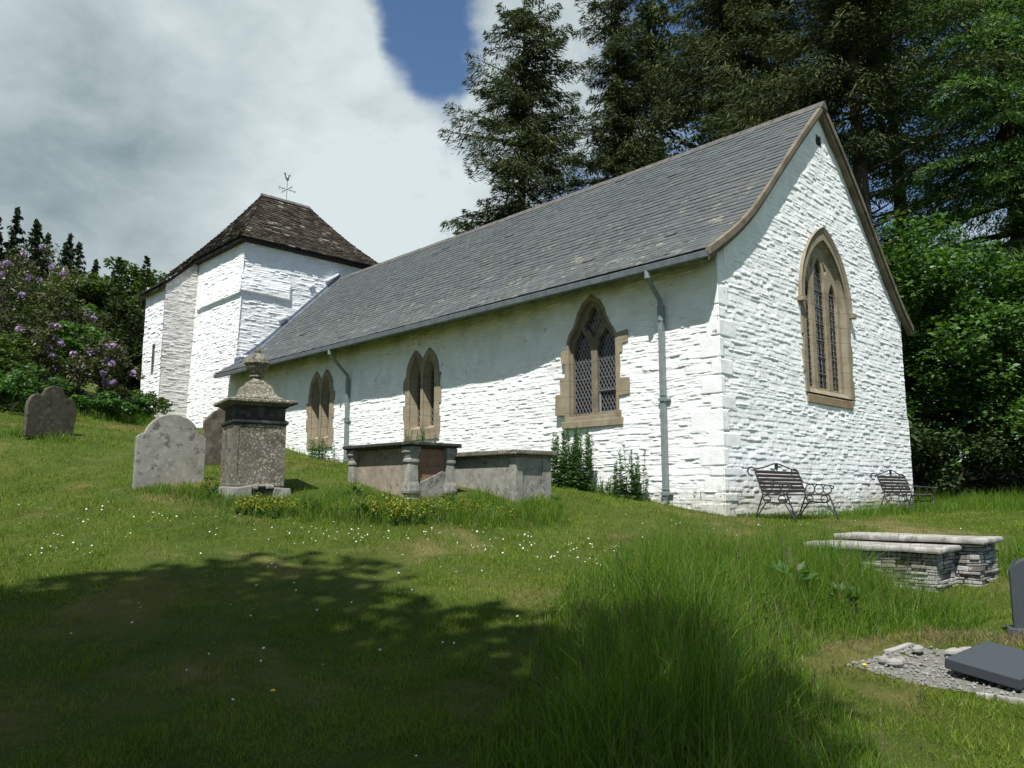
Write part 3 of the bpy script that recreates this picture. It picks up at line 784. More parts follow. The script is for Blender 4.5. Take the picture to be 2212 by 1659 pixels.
mb.bar(xf(.1, 2.655, -.135), xf(.62, 2.655, -.135), .06, .018); mb.build('casement', M['came'], w3)
mb = MB(); vs, fs = filled([(-.88, 1.86), (.84, 1.86), (.84, 1.997), (-.88, 1.997)], [], .10, lambda x, y, n: xf(x, y, n - .04), .012); mb.add(vs, fs); mb.build('sill', M['sand'], w3)

# three-light east window
xf = xfE(EV)
big = lancet(0, 1.10, 2.66, 4.84, 6.42, 18); bigi = lancet(0, 1.01, 2.80, 4.84, 6.26, 18)
lf = []; rg = []; z = 2.66; k = 0; rr = random.Random(6)
while z < 4.8:
    e = min(z + rr.uniform(.3, .5), 4.82); a = 1.235 + (.06 if k % 2 else 0); b = 1.235 + (0 if k % 2 else .06)
    lf += [(-a, z), (-a, e)]; rg += [(b, z), (b, e)]; z = e; k += 1
outer = lf + arch(0, 1.235, 4.84, 6.62, 16) + rg[::-1]
mb = MB(); vs, fs = filled(outer, [[(x, y + .0) for x, y in big]], .10, lambda x, y, n: xf(x, y, n - .02), .01); mb.add(vs, fs)
splay(mb, big, bigi, 0.0, -.11, xf)
ew = mb.build('window', M['sand_grey'], church); ew['label'] = 'tall three light pointed window in the gable'
ce = lancet(-.06, .275, 2.82, 5.3, 6.02); sl_ = lancet(-.76, .225, 2.82, 4.95, 5.50); sr_ = lancet(.64, .225, 2.82, 4.95, 5.50)
ey = [[(-.44, 5.60), (-.38, 5.70), (-.27, 5.98), (-.32, 5.96), (-.50, 5.74)], [(.32, 5.60), (.38, 5.74), (.20, 5.96), (.15, 5.98), (.26, 5.70)]]
mb = MB(); vs, fs = filled(lancet(0, 1.04, 2.78, 4.84, 6.28, 18), [ce, sl_, sr_] + ey, .05, lambda x, y, n: xf(x, y, n - .14), .015); mb.add(vs, fs); mb.build('tracery', M['sand'], ew)
mb = MB(); mb.add([xf(-1, 2.7, -.176), xf(1, 2.7, -.176), xf(1, 6.2, -.176), xf(-1, 6.2, -.176)], [(0, 1, 2, 3)]); mb.build('glass', M['glass'], ew)
mb = MB()
for p in (ce, sl_, sr_): lattice(p, .12, .16, .007, -.172, xf, mb, diag=False, bars=[2.9 + .13 * k for k in range(24)])
for c in (-.82, -.68, -.14, .02, .56, .70): mb.bar(xf(c, 2.84, -.170), xf(c, 5.15, -.170), .007, .012)
for y in (3.2, 3.6, 4.0, 4.4, 4.8, 5.2):
    mb.bar(xf(-.31, y, -.155), xf(.19, y, -.155), .016, .016)
    for c in (-.75, .63): mb.bar(xf(c - .18, y, -.155), xf(c + .18, y, -.155), .016, .016)
mb.build('leading', M['came'], ew)
ho = arch(0, 1.34, 4.80, 6.74, 20); hi = arch(0, 1.235, 4.80, 6.61, 20)
mb = MB()
for i in range(len(ho) - 1):
    mb.hexa([xf(*hi[i], -.03), xf(*hi[i + 1], -.03), xf(*ho[i + 1], -.03), xf(*ho[i], -.03), xf(*hi[i], .05), xf(*hi[i + 1], .05), xf(*ho[i + 1], .085), xf(*ho[i], .085)])
for s in (-1, 1): mb.box(EV + s * 1.33 - .08, EV + s * 1.33 + .08, -.15, .03, 4.70, 4.80)
mb.build('hood_mould', M['sand_grey'], ew)
mb = MB()
mb.hexa([xf(-1.19, 2.42, -.05), xf(1.19, 2.42, -.05), xf(1.19, 2.42, .035), xf(-1.19, 2.42, .035), xf(-1.12, 2.82, -.13), xf(1.12, 2.82, -.13), xf(1.19, 2.60, .035), xf(-1.19, 2.60, .035)])
mb.build('sill', M['sill'], ew, bevel=.012)
mb = MB(); mb.box(4.72, 5.0, -.01, .2, 8.84, 9.10); mb.build('vent', M['timber'], church)

# --- tower
TE, TW, TN = 21.9, 28.8, 7.0
def vS(z): return .12 + .030 * z
RE = 26.5
def Ht(seed): return lambda S, T: stones(S, T, seed, (.035, .095), (.10, .45), .010, .025, .017)
def band(S, T, s0, s1, zl):        # the weathered offset course half way up
    zl = zl - .05 * sstep(s1 - 1.2, s1, S)
    k = sstep(s0 - .1, s0, S) * sstep(s1 + .1, s1 - .05, S)
    return k * (.10 * sstep(zl - .03, zl + .02, T) * sstep(zl + 1.1, zl + .1, T))
tS = wall_grid(TE - .13, RE + .05, 1.5, 10.75, (.042, .022), lambda S, T: (S, vS(T), T), (0, -1, 0), lambda S, T: Ht(41)(S, T) + band(S, T, 21, 26.1, 8.42), lambda S, T: S > TE - .025 - band(np.zeros_like(S) + .5, T, 0, 2.5, 8.46))
tE = wall_grid(.0, TN, 4.0, 10.78, (.042, .022), lambda S, T: (TE + 0 * S, S + .0 * T, T), (-1, 0, 0), lambda S, T: Ht(43)(S, T) + band(S, T, 0, 2.5, 8.50), lambda S, T: S > vS(T) - .025 - band(np.zeros_like(S) + 22, T, 21, 26.1, 8.44))
tR = wall_grid(-.95, .55, 1.5, 10.72, (.042, .022), lambda S, T: (RE + 0 * S, S, T), (-1, 0, 0), Ht(47), lambda S, T: T < 9.56 + (S + .95) * .86 + .1)
tP = wall_grid(RE - .02, TW, 1.5, 9.62, (.042, .022), lambda S, T: (S, -.95 - .0 * T + 0 * S, T), (0, -1, 0), Ht(53), lambda S, T: ~inpoly(S, T, [(27.32, 5.75), (27.58, 5.75), (27.58, 6.85), (27.32, 6.85)]))
tWw = wall_grid(-.95, TN, 1.5, 10.75, .2, lambda S, T: (TW + 0 * S, S, T), (1, 0, 0), lambda S, T: 0 * S, lambda S, T: T < np.where(S < .5, 9.6 + (S + .95) * .8, 10.8))
tNn = wall_grid(TE, TW, 1.5, 10.75, .2, lambda S, T: (S, TN + 0 * S, T), (0, 1, 0), lambda S, T: 0 * S)
V, Q = merge([tS, tE, tR, tP, tWw, tNn])
link('tower_wall', np_mesh('tower_wall', V, Q, smooth=True), M['tower'], church)
mb = MB()     # slit window
mb.box(-.97, -.70, 27.28, 27.34, 5.7, 6.9); mb.box(-.97, -.70, 27.56, 27.62, 5.7, 6.9); mb.box(-.965, -.70, 27.34, 27.56, 6.85, 6.95); mb.box(-.985, -.70, 27.34, 27.56, 5.62, 5.74)
sw = mb.build('window', M['verge'], church, bevel=.01); sw['label'] = 'narrow slit window low in the tower'
mb = MB(); mb.box(-.80, -.78, 27.34, 27.56, 5.74, 6.85); mb.build('glass', M['glass'], sw)
# old roof-line stones left in the tower's east face
mb = MB()
for (v0, z0, v1, z1, w, h) in ((4.15, 9.62, 4.75, 10.05, .16, .09), (3.35, 9.2, 3.6, 9.38, .12, .08), (2.0, 7.55, 2.35, 7.75, .14, .10), (.45, 5.85, 1.05, 5.85, .16, .10), (1.05, 5.98, 1.6, 6.5, .16, .08), (5.9, 9.95, 6.15, 10.25, .2, .1)):
    mb = MB(); mb.bar(L(TE - .06, v0, z0), L(TE - .06, v1, z1), h, w, (0, 1, 0)); mb.build('drip_stone', M['tower'], church, bevel=.015)
# lead flashing where the nave roof meets the tower
mb = MB()
for i in range(len(PS) - 1):
    (v0, z0), (v1, z1) = PS[i], PS[i + 1]
    if v0 < .2: continue
    mb.hexa([L(TE - .06, v0, z0 + .0), L(TE - .06, v1, z1 + .0), L(TE + .02, v1, z1 + .0), L(TE + .02, v0, z0 + .0), L(TE - .06, v0, z0 + .20), L(TE - .06, v1, z1 + .20), L(TE + .02, v1, z1 + .20), L(TE + .02, v0, z0 + .20)])
    mb.hexa([L(TE - .26, v0, z0 + .005), L(TE - .26, v1, z1 + .005), L(TE - .06, v1, z1 + .005), L(TE - .06, v0, z0 + .005), L(TE - .26, v0, z0 + .035), L(TE - .26, v1, z1 + .035), L(TE - .06, v1, z1 + .035), L(TE - .06, v0, z0 + .035)])
mb.build('flashing', M['lead'], church)
# tower roof: hipped, concave, with a catslide over the stair turret
EZ, RZ = 10.72, 14.02
SE_, NE_, SW_, NW_ = (21.62, .12), (21.62, 7.25), (29.05, .12), (29.05, 7.25)
R0, R1 = (25.0, 2.55), (25.0, 5.0)
def hip(a, b):
    def f(s):
        q = s * .97 + .0; k = .80 * s + .20 * s * s
        return L(a[0] + (b[0] - a[0]) * s, a[1] + (b[1] - a[1]) * s, EZ + (RZ - EZ) * k)
    return f
parts = [tile_rows(hip(SE_, R0), hip(NE_, R1), 27, .26, .040, 61, .22, nrm_out=np.array((0, -1, 1.))),
         tile_rows(hip(SW_, R0), hip(SE_, R0), 27, .26, .040, 62, .22, nrm_out=np.array((-1, 0, 1.))),
         tile_rows(hip(NW_, R1), hip(SW_, R0), 27, .4, .040, 63, .22, nrm_out=np.array((0, 1, 1.))),
         tile_rows(hip(NE_, R1), hip(NW_, R1), 27, .4, .040, 64, .22, nrm_out=np.array((1, 0, 1.))),
         tile_rows(lambda s: L(29.05, -1.22 + 1.40 * s, 9.36 + 1.40 * s * (.78 + .22 * s)), lambda s: L(26.36, -1.22 + 1.40 * s, 9.36 + 1.40 * s * (.78 + .22 * s)), 11, .26, .040, 65, .22, nrm_out=np.array((-1, 0, 1.)))]
V, Q = merge(parts)
troof = link('tower_roof', np_mesh('tower_roof', V, Q), M['tile'], church)
mb = MB()
def tsh(a, b, c, d): mb.add([a, b, c, d], [(0, 1, 2, 3)])
def dn(p, k=.03): return (p[0], p[1], p[2] - k)
for A, B, RA, RB in ((SE_, NE_, R0, R1), (SW_, SE_, R0, R0), (NW_, SW_, R1, R0), (NE_, NW_, R1, R1)):
    for i in range(8):
        s0, s1 = i / 8, (i + 1) / 8
        tsh(dn(hip(A, RA)(s0)), dn(hip(B, RB)(s0)), dn(hip(B, RB)(s1)), dn(hip(A, RA)(s1)))
mb.box(.16, 7.2, 21.68, 29.0, EZ - .14, EZ - .04)
mb.hexa([L(26.4, -1.18, 9.22), L(29.0, -1.18, 9.22), L(29.0, .2, 10.55), L(26.4, .2, 10.55), L(26.4, -1.18, 9.33), L(29.0, -1.18, 9.33), L(29.0, .2, 10.70), L(26.4, .2, 10.70)])
mb.build('roof_boarding', M['timber'], troof)
mb = MB()      # hip and ridge stones
v = 2.5; rr = random.Random(3)
while v < 5.0:
    e = min(v + .42, 5.06); dz = rr.uniform(-.01, .012)
    mb.hexa([L(24.84, v, RZ - .08 + dz), L(24.84, e - .02, RZ - .08 + dz), L(24.98, e - .02, RZ + .085 + dz), L(24.98, v, RZ + .085 + dz), L(25.16, v, RZ - .08 + dz), L(25.16, e - .02, RZ - .08 + dz), L(25.02, e - .02, RZ + .085 + dz), L(25.02, v, RZ + .085 + dz)]); v = e
mb.build('ridge_tiles', M['ridge'], troof)
# weathervane
mb = MB(); mb.tube([L(25, 3.77, RZ), L(25, 3.77, RZ + 1.04)], .012, 8)
wv = mb.build('weathervane', M['iron'], church)
mb = MB(); zc = RZ + .60
for k, ang in enumerate((0.05, .05 + math.pi / 2)):
    for sg in (-1, 1):
        d = Vector((math.cos(ang) * sg, math.sin(ang) * sg, 0)); p = Vector(L(25, 3.77, zc))
        mb.tube([p, p + d * .36], .008, 6)
        for q in (.13, .22):
            for t in (-1, 1):
                mb.tube([p + d * q + Vector((0, 0, t * .005)), p + d * (q + .03) + Vector((0, 0, t * .032)), p + d * (q + .07) + Vector((0, 0, t * .008))], .007, 5)
        # direction letter at the tip
        e = p + d * .37; x = d; lt_ = ['E', 'W', 'N', 'S'][k * 2 + (sg > 0)]
        st = {'E': [((0, -1), (0, 1)), ((0, 1), (1, 1)), ((0, 0), (.8, 0)), ((0, -1), (1, -1))], 'W': [((0, 1), (.25, -1)), ((.25, -1), (.5, .4)), ((.5, .4), (.75, -1)), ((.75, -1), (1, 1))],
              'N': [((0, -1), (0, 1)), ((0, 1), (1, -1)), ((1, -1), (1, 1))], 'S': [((1, .8), (.1, 1)), ((.1, 1), (0, .2)), ((0, .2), (1, -.2)), ((1, -.2), (.9, -1)), ((.9, -1), (0, -.8))]}[lt_]
        for a, b in st: mb.tube([e + x * a[0] * .075 + Vector((0, 0, a[1] * .055)), e + x * b[0] * .075 + Vector((0, 0, b[1] * .055))], .0085, 5)
mb.build('compass_arms', M['iron'], wv)
ck = [(-.23, .60), (-.17, .66), (-.10, .62), (-.085, .48), (-.05, .33), (.02, .22), (.06, .22), (.09, .34), (.12, .42), (.19, .44), (.235, .36), (.25, .30), (.22, .40), (.16, .50), (.07, .43), (.03, .30), (0.02, .28), (.06, .12), (.075, .02), (.04, -.04), (-.03, -.03), (-.08, .05), (-.13, .2), (-.155, .38), (-.17, .52), (-.22, .50), (-.19, .55)]
ck = [(-.27,.58),(-.22,.62),(-.20,.68),(-.15,.66),(-.125,.58),(-.115,.46),(-.085,.32),(-.03,.22),(.03,.22),(.06,.30),(.075,.40),(.11,.46),(.17,.47),(.21,.42),(.215,.34),(.18,.30),(.17,.36),(.15,.39),(.13,.34),(.12,.22),(.115,.10),(.07,0),(0,-.03),(-.06,.03),(-.12,.15),(-.165,.30),(-.185,.46),(-.20,.52),(-.235,.50),(-.21,.55)]
dv = Vector((math.cos(.75), -math.sin(.75), 0))
vs, fs = filled([(x * .66, y * .62) for x, y in ck], [], .022, lambda x, y, n: tuple(Vector(L(25, 3.77, RZ + 1.03)) + Vector((.72, -.69, 0)).normalized() * x + Vector((.69, .72, 0)) * n + Vector((0, 0, y))))
mb = MB(); mb.add(vs, fs); mb.build('cockerel', M['iron'], wv)

# ------------------------------------------------------------------ gravestones and tombs
def on_ground(x, y, dz=0.0): return Vector((x, y, g1(x, y) + dz))
def plate(poly, t, xf=None):     # upright slab cut to an outline: x across, z up, thickness t along y
    return filled([p for p in poly], [], t, xf or (lambda x, y, n: (x, n, y)), .012)
def arc(cx, cz, r, a0, a1, n=10): return [(cx + r * math.cos(math.radians(a0 + (a1 - a0) * i / n)), cz + r * math.sin(math.radians(a0 + (a1 - a0) * i / n))) for i in range(n + 1)]
def headstone(name, x, y, rz, poly, t, mat, label, lean=(0, 0), sink=.15, group='weathered headstones'):
    mb = MB(); vs, fs = plate([(a, b - sink) for a, b in poly], t); mb.add(vs, fs)
    o = mb.build(name, mat, None, subdiv=0)
    o.location = on_ground(x, y); o.rotation_euler = (lean[0], lean[1], rz)
    return tag(o, label, 'headstone', group)
h2 = [(-.52, 0), (-.52, .90), (-.485, .93), (-.44, .955), *arc(0, .86, .42, 166, 14, 14), (.44, .955), (.485, .93), (.52, .90), (.52, 0)]
headstone('headstone', -5.58, 12.95, math.radians(33), h2, .11, M['stone_light'], 'pale grey lichened headstone with broad round top beside the urn monument', (.02, .0))
h3 = [(-.42, 0), (-.42, .98), (-.36, 1.06), (-.25, 1.18), *arc(0, 1.1, .22, 150, 30, 8), (.25, 1.18), (.36, 1.06), (.42, .98), (.42, 0)]
headstone('headstone', -5.72, 15.7, math.radians(36), h3, .10, M['stone_brown'], 'brown headstone half hidden between the round headstone and the monument', (.05, .02))
h1 = [(-.56, 0), (-.60, .62), (-.58, .72), *arc(-.40, .70, .17, 170, 70, 5), (-.30, .88), *arc(0, .84, .27, 170, 10, 10), (.30, .88), *arc(.40, .70, .17, 110, 10, 5), (.58, .72), (.60, .62), (.56, 0)]
headstone('headstone', -9.64, 16.4, math.radians(62), [(a * .86, b + .12) for a, b in h1], .09, m_gravestone('mossy_dark_stone', (.046, .042, .028), (.085, .078, .055), (.15, .15, .11), .4, 9, (.03, .028, .02)), 'dark scroll topped headstone leaning alone on the grass near the rhododendrons', (-.04, .09))

# urn monument on its pedestal
mo = empty('urn_monument', on_ground(-4.12, 12.62, -.12), math.radians(32), 'square stone pedestal monument with moulded cornice and urn finial', 'monument', None)
P = .395
mb = MB()
mb.box(-.40, .40, -.40, .40, -.2, .20); mb.build('dark_plinth_core', M['stone_black'], mo)  # plinth core coloured near-black for the shade inside the broken gap
mb = MB()
mb.box(-.50, -.12, -.50, .50, -.25, .20); mb.box(.20, .50, -.46, .50, -.2, .17); mb.box(-.12, .20, .1, .5, -.2, .19)
for (x0, x1, h) in ((-.12, -.02, .07), (-.02, .09, .035), (.09, .20, .06)): mb.box(x0, x1, -.47, -.3, .20 - h, .205)
mb.build('plinth', M['stone_light'], mo, bevel=.02, subdiv=1, jitter=.035, seed=3)
mb = MB(); mb.box(-P, P, -P, P, .195, 1.20)
die = mb.build('pedestal', M['stone_dark'], mo, bevel=.012)
mb = MB()
for sx in (0, 1):
    R = Matrix.Rotation(-math.pi / 2 * sx, 4, 'Z')
    for (x0, x1, z0, z1) in ((-P + .0, -P + .07, .21, 1.16), (P - .05, P, .21, 1.16), (-P + .07, P - .05, .21, .25), (-P + .07, P - .05, 1.12, 1.16)):
        mb.box(x0, x1, -P - .009, -P + .002, z0, z1, R)
mb.build('panel_frame', M['stone_dark'], mo, bevel=.006)
mb = MB()
def sqring(mb, prof): mb.lathe([(r * math.sqrt(2), z) for r, z in prof], 4)
sqring(mb, [(P + .004, 1.16), (P + .03, 1.18), (P + .035, 1.215), (P + .0, 1.235), (P - .015, 1.25), (P - .015, 1.42), (P + .02, 1.44), (P + .03, 1.46)])
mb.build('frieze', M['stone_black'], mo, bevel=.004)  # near-black colour puts the cornice's shade into the frieze
mb = MB(); sqring(mb, [(P + .03, 1.455), (P + .07, 1.475), (P + .13, 1.49), (P + .145, 1.50), (P + .145, 1.535), (P + .12, 1.55), (.3, 1.57)])
mb.build('cornice', M['stone_dark'], mo, bevel=.008)
mb = MB()
mb.lathe([(.40, 1.555), (.395, 1.585), (.33, 1.605), (.285, 1.65), (.255, 1.71), (.235, 1.76), (.20, 1.80), (.165, 1.82), (.16, 1.85), (.115, 1.87), (.09, 1.90), (.075, 1.95)], 32, sq=.8)
mb.build('cap', M['stone_dark'], mo, smooth=False, subdiv=1, jitter=.022, seed=9)
mb = MB()
mb.lathe([(.07, 1.93), (.115, 1.95), (.115, 1.97), (.075, 1.985), (.065, 2.0), (.10, 2.02), (.15, 2.06), (.175, 2.11), (.18, 2.15), (.20, 2.16), (.205, 2.175), (.195, 2.19), (.19, 2.21), (.17, 2.26), (.13, 2.305), (.075, 2.33), (.05, 2.335), (.045, 2.36), (.055, 2.37), (.04, 2.40), (.025, 2.43), (.012, 2.435)], 28)
mb.build('urn', M['stone_dark'], mo, smooth=True)

# chest tomb with baluster corners
ta = empty('chest_tomb', on_ground(-1.93, 13.72, -.12), CH_RZ, 'chest tomb with bulbous corner balusters and red sandstone end panel', 'tomb', 'chest tombs below the long wall')
ta.location.z = 1.44
w, l = .44, .88
mb = MB(); mb.box(-w, w, -l, l, -.3, .10); mb.build('base', M['stone_light'], ta, bevel=.03, subdiv=1, jitter=.02)
mb = MB(); mb.box(-w + .05, w - .05, -l + .07, l - .07, .05, .92); mb.build('side_panel', M['stone_tan'], ta, bevel=.01)
mb = MB(); mb.box(-w + .10, w - .10, -l + .035, -l + .075, .06, .90)
ep = mb.build('end_panel', M['stone_red'], ta, bevel=.008); ep['label'] = 'red sandstone end panel with a diagonal break'
mb = MB(); vs, fs = filled([(-w + .10, .10), (w - .13, .08), (w - .12, .50), (w - .20, .55), (w - .35, .47), (-w + .2, .34), (-w + .10, .30)], [], .03, lambda x, y, n: (x, -l + .036 + n, y), .006); mb.add(vs, fs)
mb.build('spalled_patch', M['stone_light'], ep)
for s in (-1, 1):
    mb = MB()
    for r, k in ((.09, .012), (.045, .003)): mb.tube([(s * (w - .15), -l + .055, .10), (s * (w - .15), -l + k, .10)], r, 14)
    mb.build('scroll', M['stone_tan'], ep)
for sx in (-1, 1):
    for sy in (-1, 1):
        mb = MB(); c = (sx * (w - .055), sy * (l - .055)); k = math.sqrt(2) * .68
        mb.lathe([(.115 * k, -.05), (.115 * k, .09), (.085 * k, .11), (.085 * k, .15), (.12 * k, .18), (.125 * k, .22), (.115 * k, .30), (.098 * k, .36), (.09 * k, .62), (.085 * k, .66), (.105 * k, .68), (.105 * k, .72), (.085 * k, .74), (.10 * k, .80), (.125 * k, .84), (.125 * k, .925)], 16, c, sq=.75)
        mb.build('baluster', M['stone_light'], ta, smooth=False)
mb = MB(); sl = [(0, .0)]; e = .11
mb.lathe([(1 * k2, z) for k2, z in ()], 4) if False else None
mb.hexa([(-w - .02, -l - .02, .915), (w + .02, -l - .02, .915), (w + .02, l + .02, .915), (-w - .02, l + .02, .915), (-w - e, -l - e, .955), (w + e, -l - e, .955), (w + e, l + e, .955), (-w - e, l + e, .955)])
mb.box(-w - e, w + e, -l - e, l + e, .955, 1.005)
mb.build('lid', M['stone_black'], ta, bevel=.008)

tb = empty('chest_tomb', Vector((-.27, 14.22, 1.38)), CH_RZ, 'plain grey chest tomb blotched with white lichen, nearest the leafy shoots', 'tomb', 'chest tombs below the long wall')
w, l = .42, .92
mb = MB(); mb.box(-w + .02, w - .02, -l + .02, l - .02, -.3, .86); mb.build('side_panel', M['stone_light'], tb, bevel=.008)
for sx in (-1, 1):
    for sy in (-1, 1):
        mb = MB(); mb.box(sx * w - .02 - (.17 if sx > 0 else -.02), sx * w + (.02 if sx > 0 else .19 - .02) - .0, sy * l - .02 - (.17 if sy > 0 else -.02), sy * l + (.02 if sy > 0 else .17), -.3, .84)
        mb.build('corner_pilaster', M['stone_light'], tb, bevel=.008)
mb = MB(); e = .09
mb.box(-w - .03, w + .03, -l - .03, l + .03, .845, .89); mb.box(-w - e, w + e, -l - e, l + e, .885, .965); mb.build('lid', M['stone_dark'], tb, bevel=.018)

# two low rubble tombs on the right
def rubble_tomb(x, y, zt, w, l, h, label, seed):
    o = empty('rubble_tomb', Vector((x, y, zt - h)), CH_RZ, label, 'tomb', 'low rubble walled tombs')
    rr = random.Random(seed); mb = MB(); z = -.25
    while z < h - .09:
        c = rr.uniform(.03, .065); c = min(c, h - .085 - z) if z + c > h - .085 else c
        if c < .012: break
        for (ax, n0, n1, fix, sg) in ((0, -w, w, -l, -1), (0, -w, w, l, 1), (1, -l, l, -w, -1), (1, -l, l, w, 1)):
            p = n0
            while p < n1 - .02:
                q = min(p + rr.uniform(.09, .34), n1); d = rr.uniform(-.035, .02); g = .006
                a, b = sorted((fix + sg * d, fix - sg * .15))
                if ax == 0: mb.box(p + g, q - g, a, b, z + g, z + c - g * rr.uniform(0, 1))
                else: mb.box(a, b, p + g, q - g, z + g, z + c - g * rr.uniform(0, 1))
                p = q
        z += c
    mb.build('rubble_wall', M['rubble'], o, bevel=.008, subdiv=1, jitter=.010, seed=seed)
    mb = MB(); mb.box(-w + .05, w - .05, -l + .05, l - .05, -.2, h - .09); mb.build('core', M['timber'], o)
    mb = MB(); mb.box(-w - .07, w + .07, -l - .08, l + .08, h - .07, h); mb.build('slab', M['slab_stone'], o, bevel=.025, subdiv=2, jitter=.012, seed=seed)
    return o
rubble_tomb(5.42, 10.80, 1.06, .36, .86, .80, 'longer rubble walled tomb with pale slab, farther from the viewer', 5)
rubble_tomb(4.76, 10.42, .97, .34, .78, .72, 'shorter rubble walled tomb set against the longer one, slab half in grass', 8)

# gravel grave with fallen slate stone
gp = [(2.62, 6.42), (2.86, 5.92), (3.3, 5.62), (4.3, 5.0), (5.1, 6.1), (3.95, 6.75), (3.42, 7.02)]
def inset(poly, k):
    cx = sum(p[0] for p in poly) / len(poly); cy = sum(p[1] for p in poly) / len(poly)
    return [(cx + (x - cx) * k, cy + (y - cy) * k) for x, y in poly]
gr = empty('gravel_grave', on_ground(3.5, 6.2), 0, 'old grave plot of grey gravel with a broken white edged kerb', 'grave')
o0 = gr.location
n = 46; gx, gy = np.meshgrid(np.linspace(2.5, 5.2, n), np.linspace(4.9, 7.1, n))
ins = inpoly(gx, gy, gp)
gzv = gz(gx, gy) + .006 + .02 * (fbm2(gx * 9, gy * 9, 5) - .5)
V = np.stack([gx - o0.x, gy - o0.y, gzv - o0.z], -1).reshape(-1, 3)
ii = np.arange(n * n).reshape(n, n); Q = np.stack([ii[:-1, :-1], ii[:-1, 1:], ii[1:, 1:], ii[1:, :-1]], -1)[ins[:-1, :-1] & ins[1:, 1:]]
link('gravel_bed', np_mesh('gravel_bed', V, Q.reshape(-1, 4)), M['gravel'], gr)
rng = np.random.default_rng(3); mb = MB(); k = 0
while k < 1100:
    x = rng.uniform(2.6, 5.1); y = rng.uniform(4.9, 7.1)
    if not inpoly(np.array([x]), np.array([y]), gp)[0]: continue
    s = rng.uniform(.007, .022); z = g1(x, y) + .014
    d = Vector((x - o0.x, y - o0.y, z - o0.z)); a = rng.uniform(0, 6.28)
    pts = [d + Vector((math.cos(a + i * 1.57) * s * rng.uniform(.7, 1.2), math.sin(a + i * 1.57) * s * rng.uniform(.7, 1.2), 0)) for i in range(4)]
    top = d + Vector((0, 0, s * .9)); mb.add(pts + [top], [(0, 1, 4), (1, 2, 4), (2, 3, 4), (3, 0, 4)]); k += 1
ob = mb.build('gravel_stones', m_plain('gravel_chips', (.19, .19, .175), .95, .15, 0, .55, 30, .5), gr); ob['kind'] = 'stuff'
mb = MB(); rr = random.Random(2)
edge = [gp[i] for i in (1, 2, 3)]
for (a, b) in ((gp[1], gp[2]), (gp[2], gp[3]), (gp[5], gp[4]), (gp[0], gp[6])):
    a = Vector(a); b = Vector(b); ln = (b - a).length; t = 0
    while t < ln:
        e = min(ln, t + rr.uniform(.14, .42))
        if rr.random() < .75:
            mb = MB(); p, q = a + (b - a) * t / ln, a + (b - a) * (e - .015) / ln; h = rr.uniform(-.012, .008)
            mb.bar((p.x - o0.x, p.y - o0.y, g1(p.x, p.y) - o0.z + h), (q.x - o0.x, q.y - o0.y, g1(q.x, q.y) - o0.z + h), rr.uniform(.04, .07), .055)
            mb.build('kerb_stone', M['slab_stone'], gr, bevel=.012, subdiv=1, jitter=.012)
        t = e
for i, (x, y, s) in enumerate(((3.0, 6.42, .055), (3.08, 6.5, .05), (2.93, 6.47, .035), (3.36, 6.78, .06), (3.75, 6.72, .08), (3.62, 6.72, .07))):
    mb = MB(); mb.lathe([(s * .5, -.02), (s, .0), (s * .95, .02), (s * .6, .035), (s * .1, .045)], 8); o = mb.build('white_stone', M['slab_stone'], None, jitter=.01, seed=i)
    o.location = on_ground(x, y, .03); o.scale = (1.3, .7, 1); o.rotation_euler = (0, 0, i * 1.3)
    tag(o, 'small white stone lying loose on the gravel grave', 'stone', 'white stones on the gravel grave')
# fallen slab: corners measured on the place
sl = [Vector((3.19, 6.12, .385)), Vector((3.52, 5.70, .325)), Vector((4.42, 6.05, .33)), Vector((3.72, 6.62, .45))]
sl = [Vector((3.20, 6.16, .385)), Vector((3.53, 5.74, .325)), Vector((4.40, 6.02, .34)), Vector((4.02, 6.42, .42))]
A = sl[0]; bx = Vector((.60, -.62, -.10)).normalized()
fs0 = empty('fallen_slab', (3.6, 6.1, .3), 0, 'dark slate gravestone fallen flat and propped up on the gravel', 'gravestone')
ex = (sl[1] - sl[0]); ey2 = Vector((.80, .36, .02)); nn = ex.cross(ey2).normalized()
if nn.z < 0: nn = -nn
sx = Vector((3.23, 6.13, .39)); ex = Vector((.30, -.41, -.065)); ey2 = Vector((.58, .43, .05))
nn = ex.cross(ey2).normalized(); nn = nn if nn.z > 0 else -nn
ps = [sx, sx + ex, sx + ex + ey2, sx + ey2]; off = fs0.location
mb = MB(); mb.hexa([p - nn * .075 - off for p in ps] + [p - off for p in ps]); mb.build('slab', M['granite'], fs0, bevel=.006)
mb = MB(); mb.box(.0, .1, .02, .12, -.1, .03); mb.build('prop_stone', M['rubble'], fs0, bevel=.01)
# upright dark headstone cut by the edge of the view
dh = empty('headstone', on_ground(4.86, 7.32), math.radians(-28), 'smooth dark slate headstone on a low base at the far right', 'headstone')
mb = MB(); vs, fs = plate([(-.30, .08), (-.30, .60), (-.27, .66), *arc(0, .30, .44, 128, 52, 8), (.27, .66), (.30, .60), (.30, .08)], .09); mb.add(vs, fs); mb.build('stone', M['granite'], dh)
mb = MB(); mb.box(-.36, .36, -.14, .14, -.12, .09); mb.build('base', M['granite'], dh, bevel=.008)

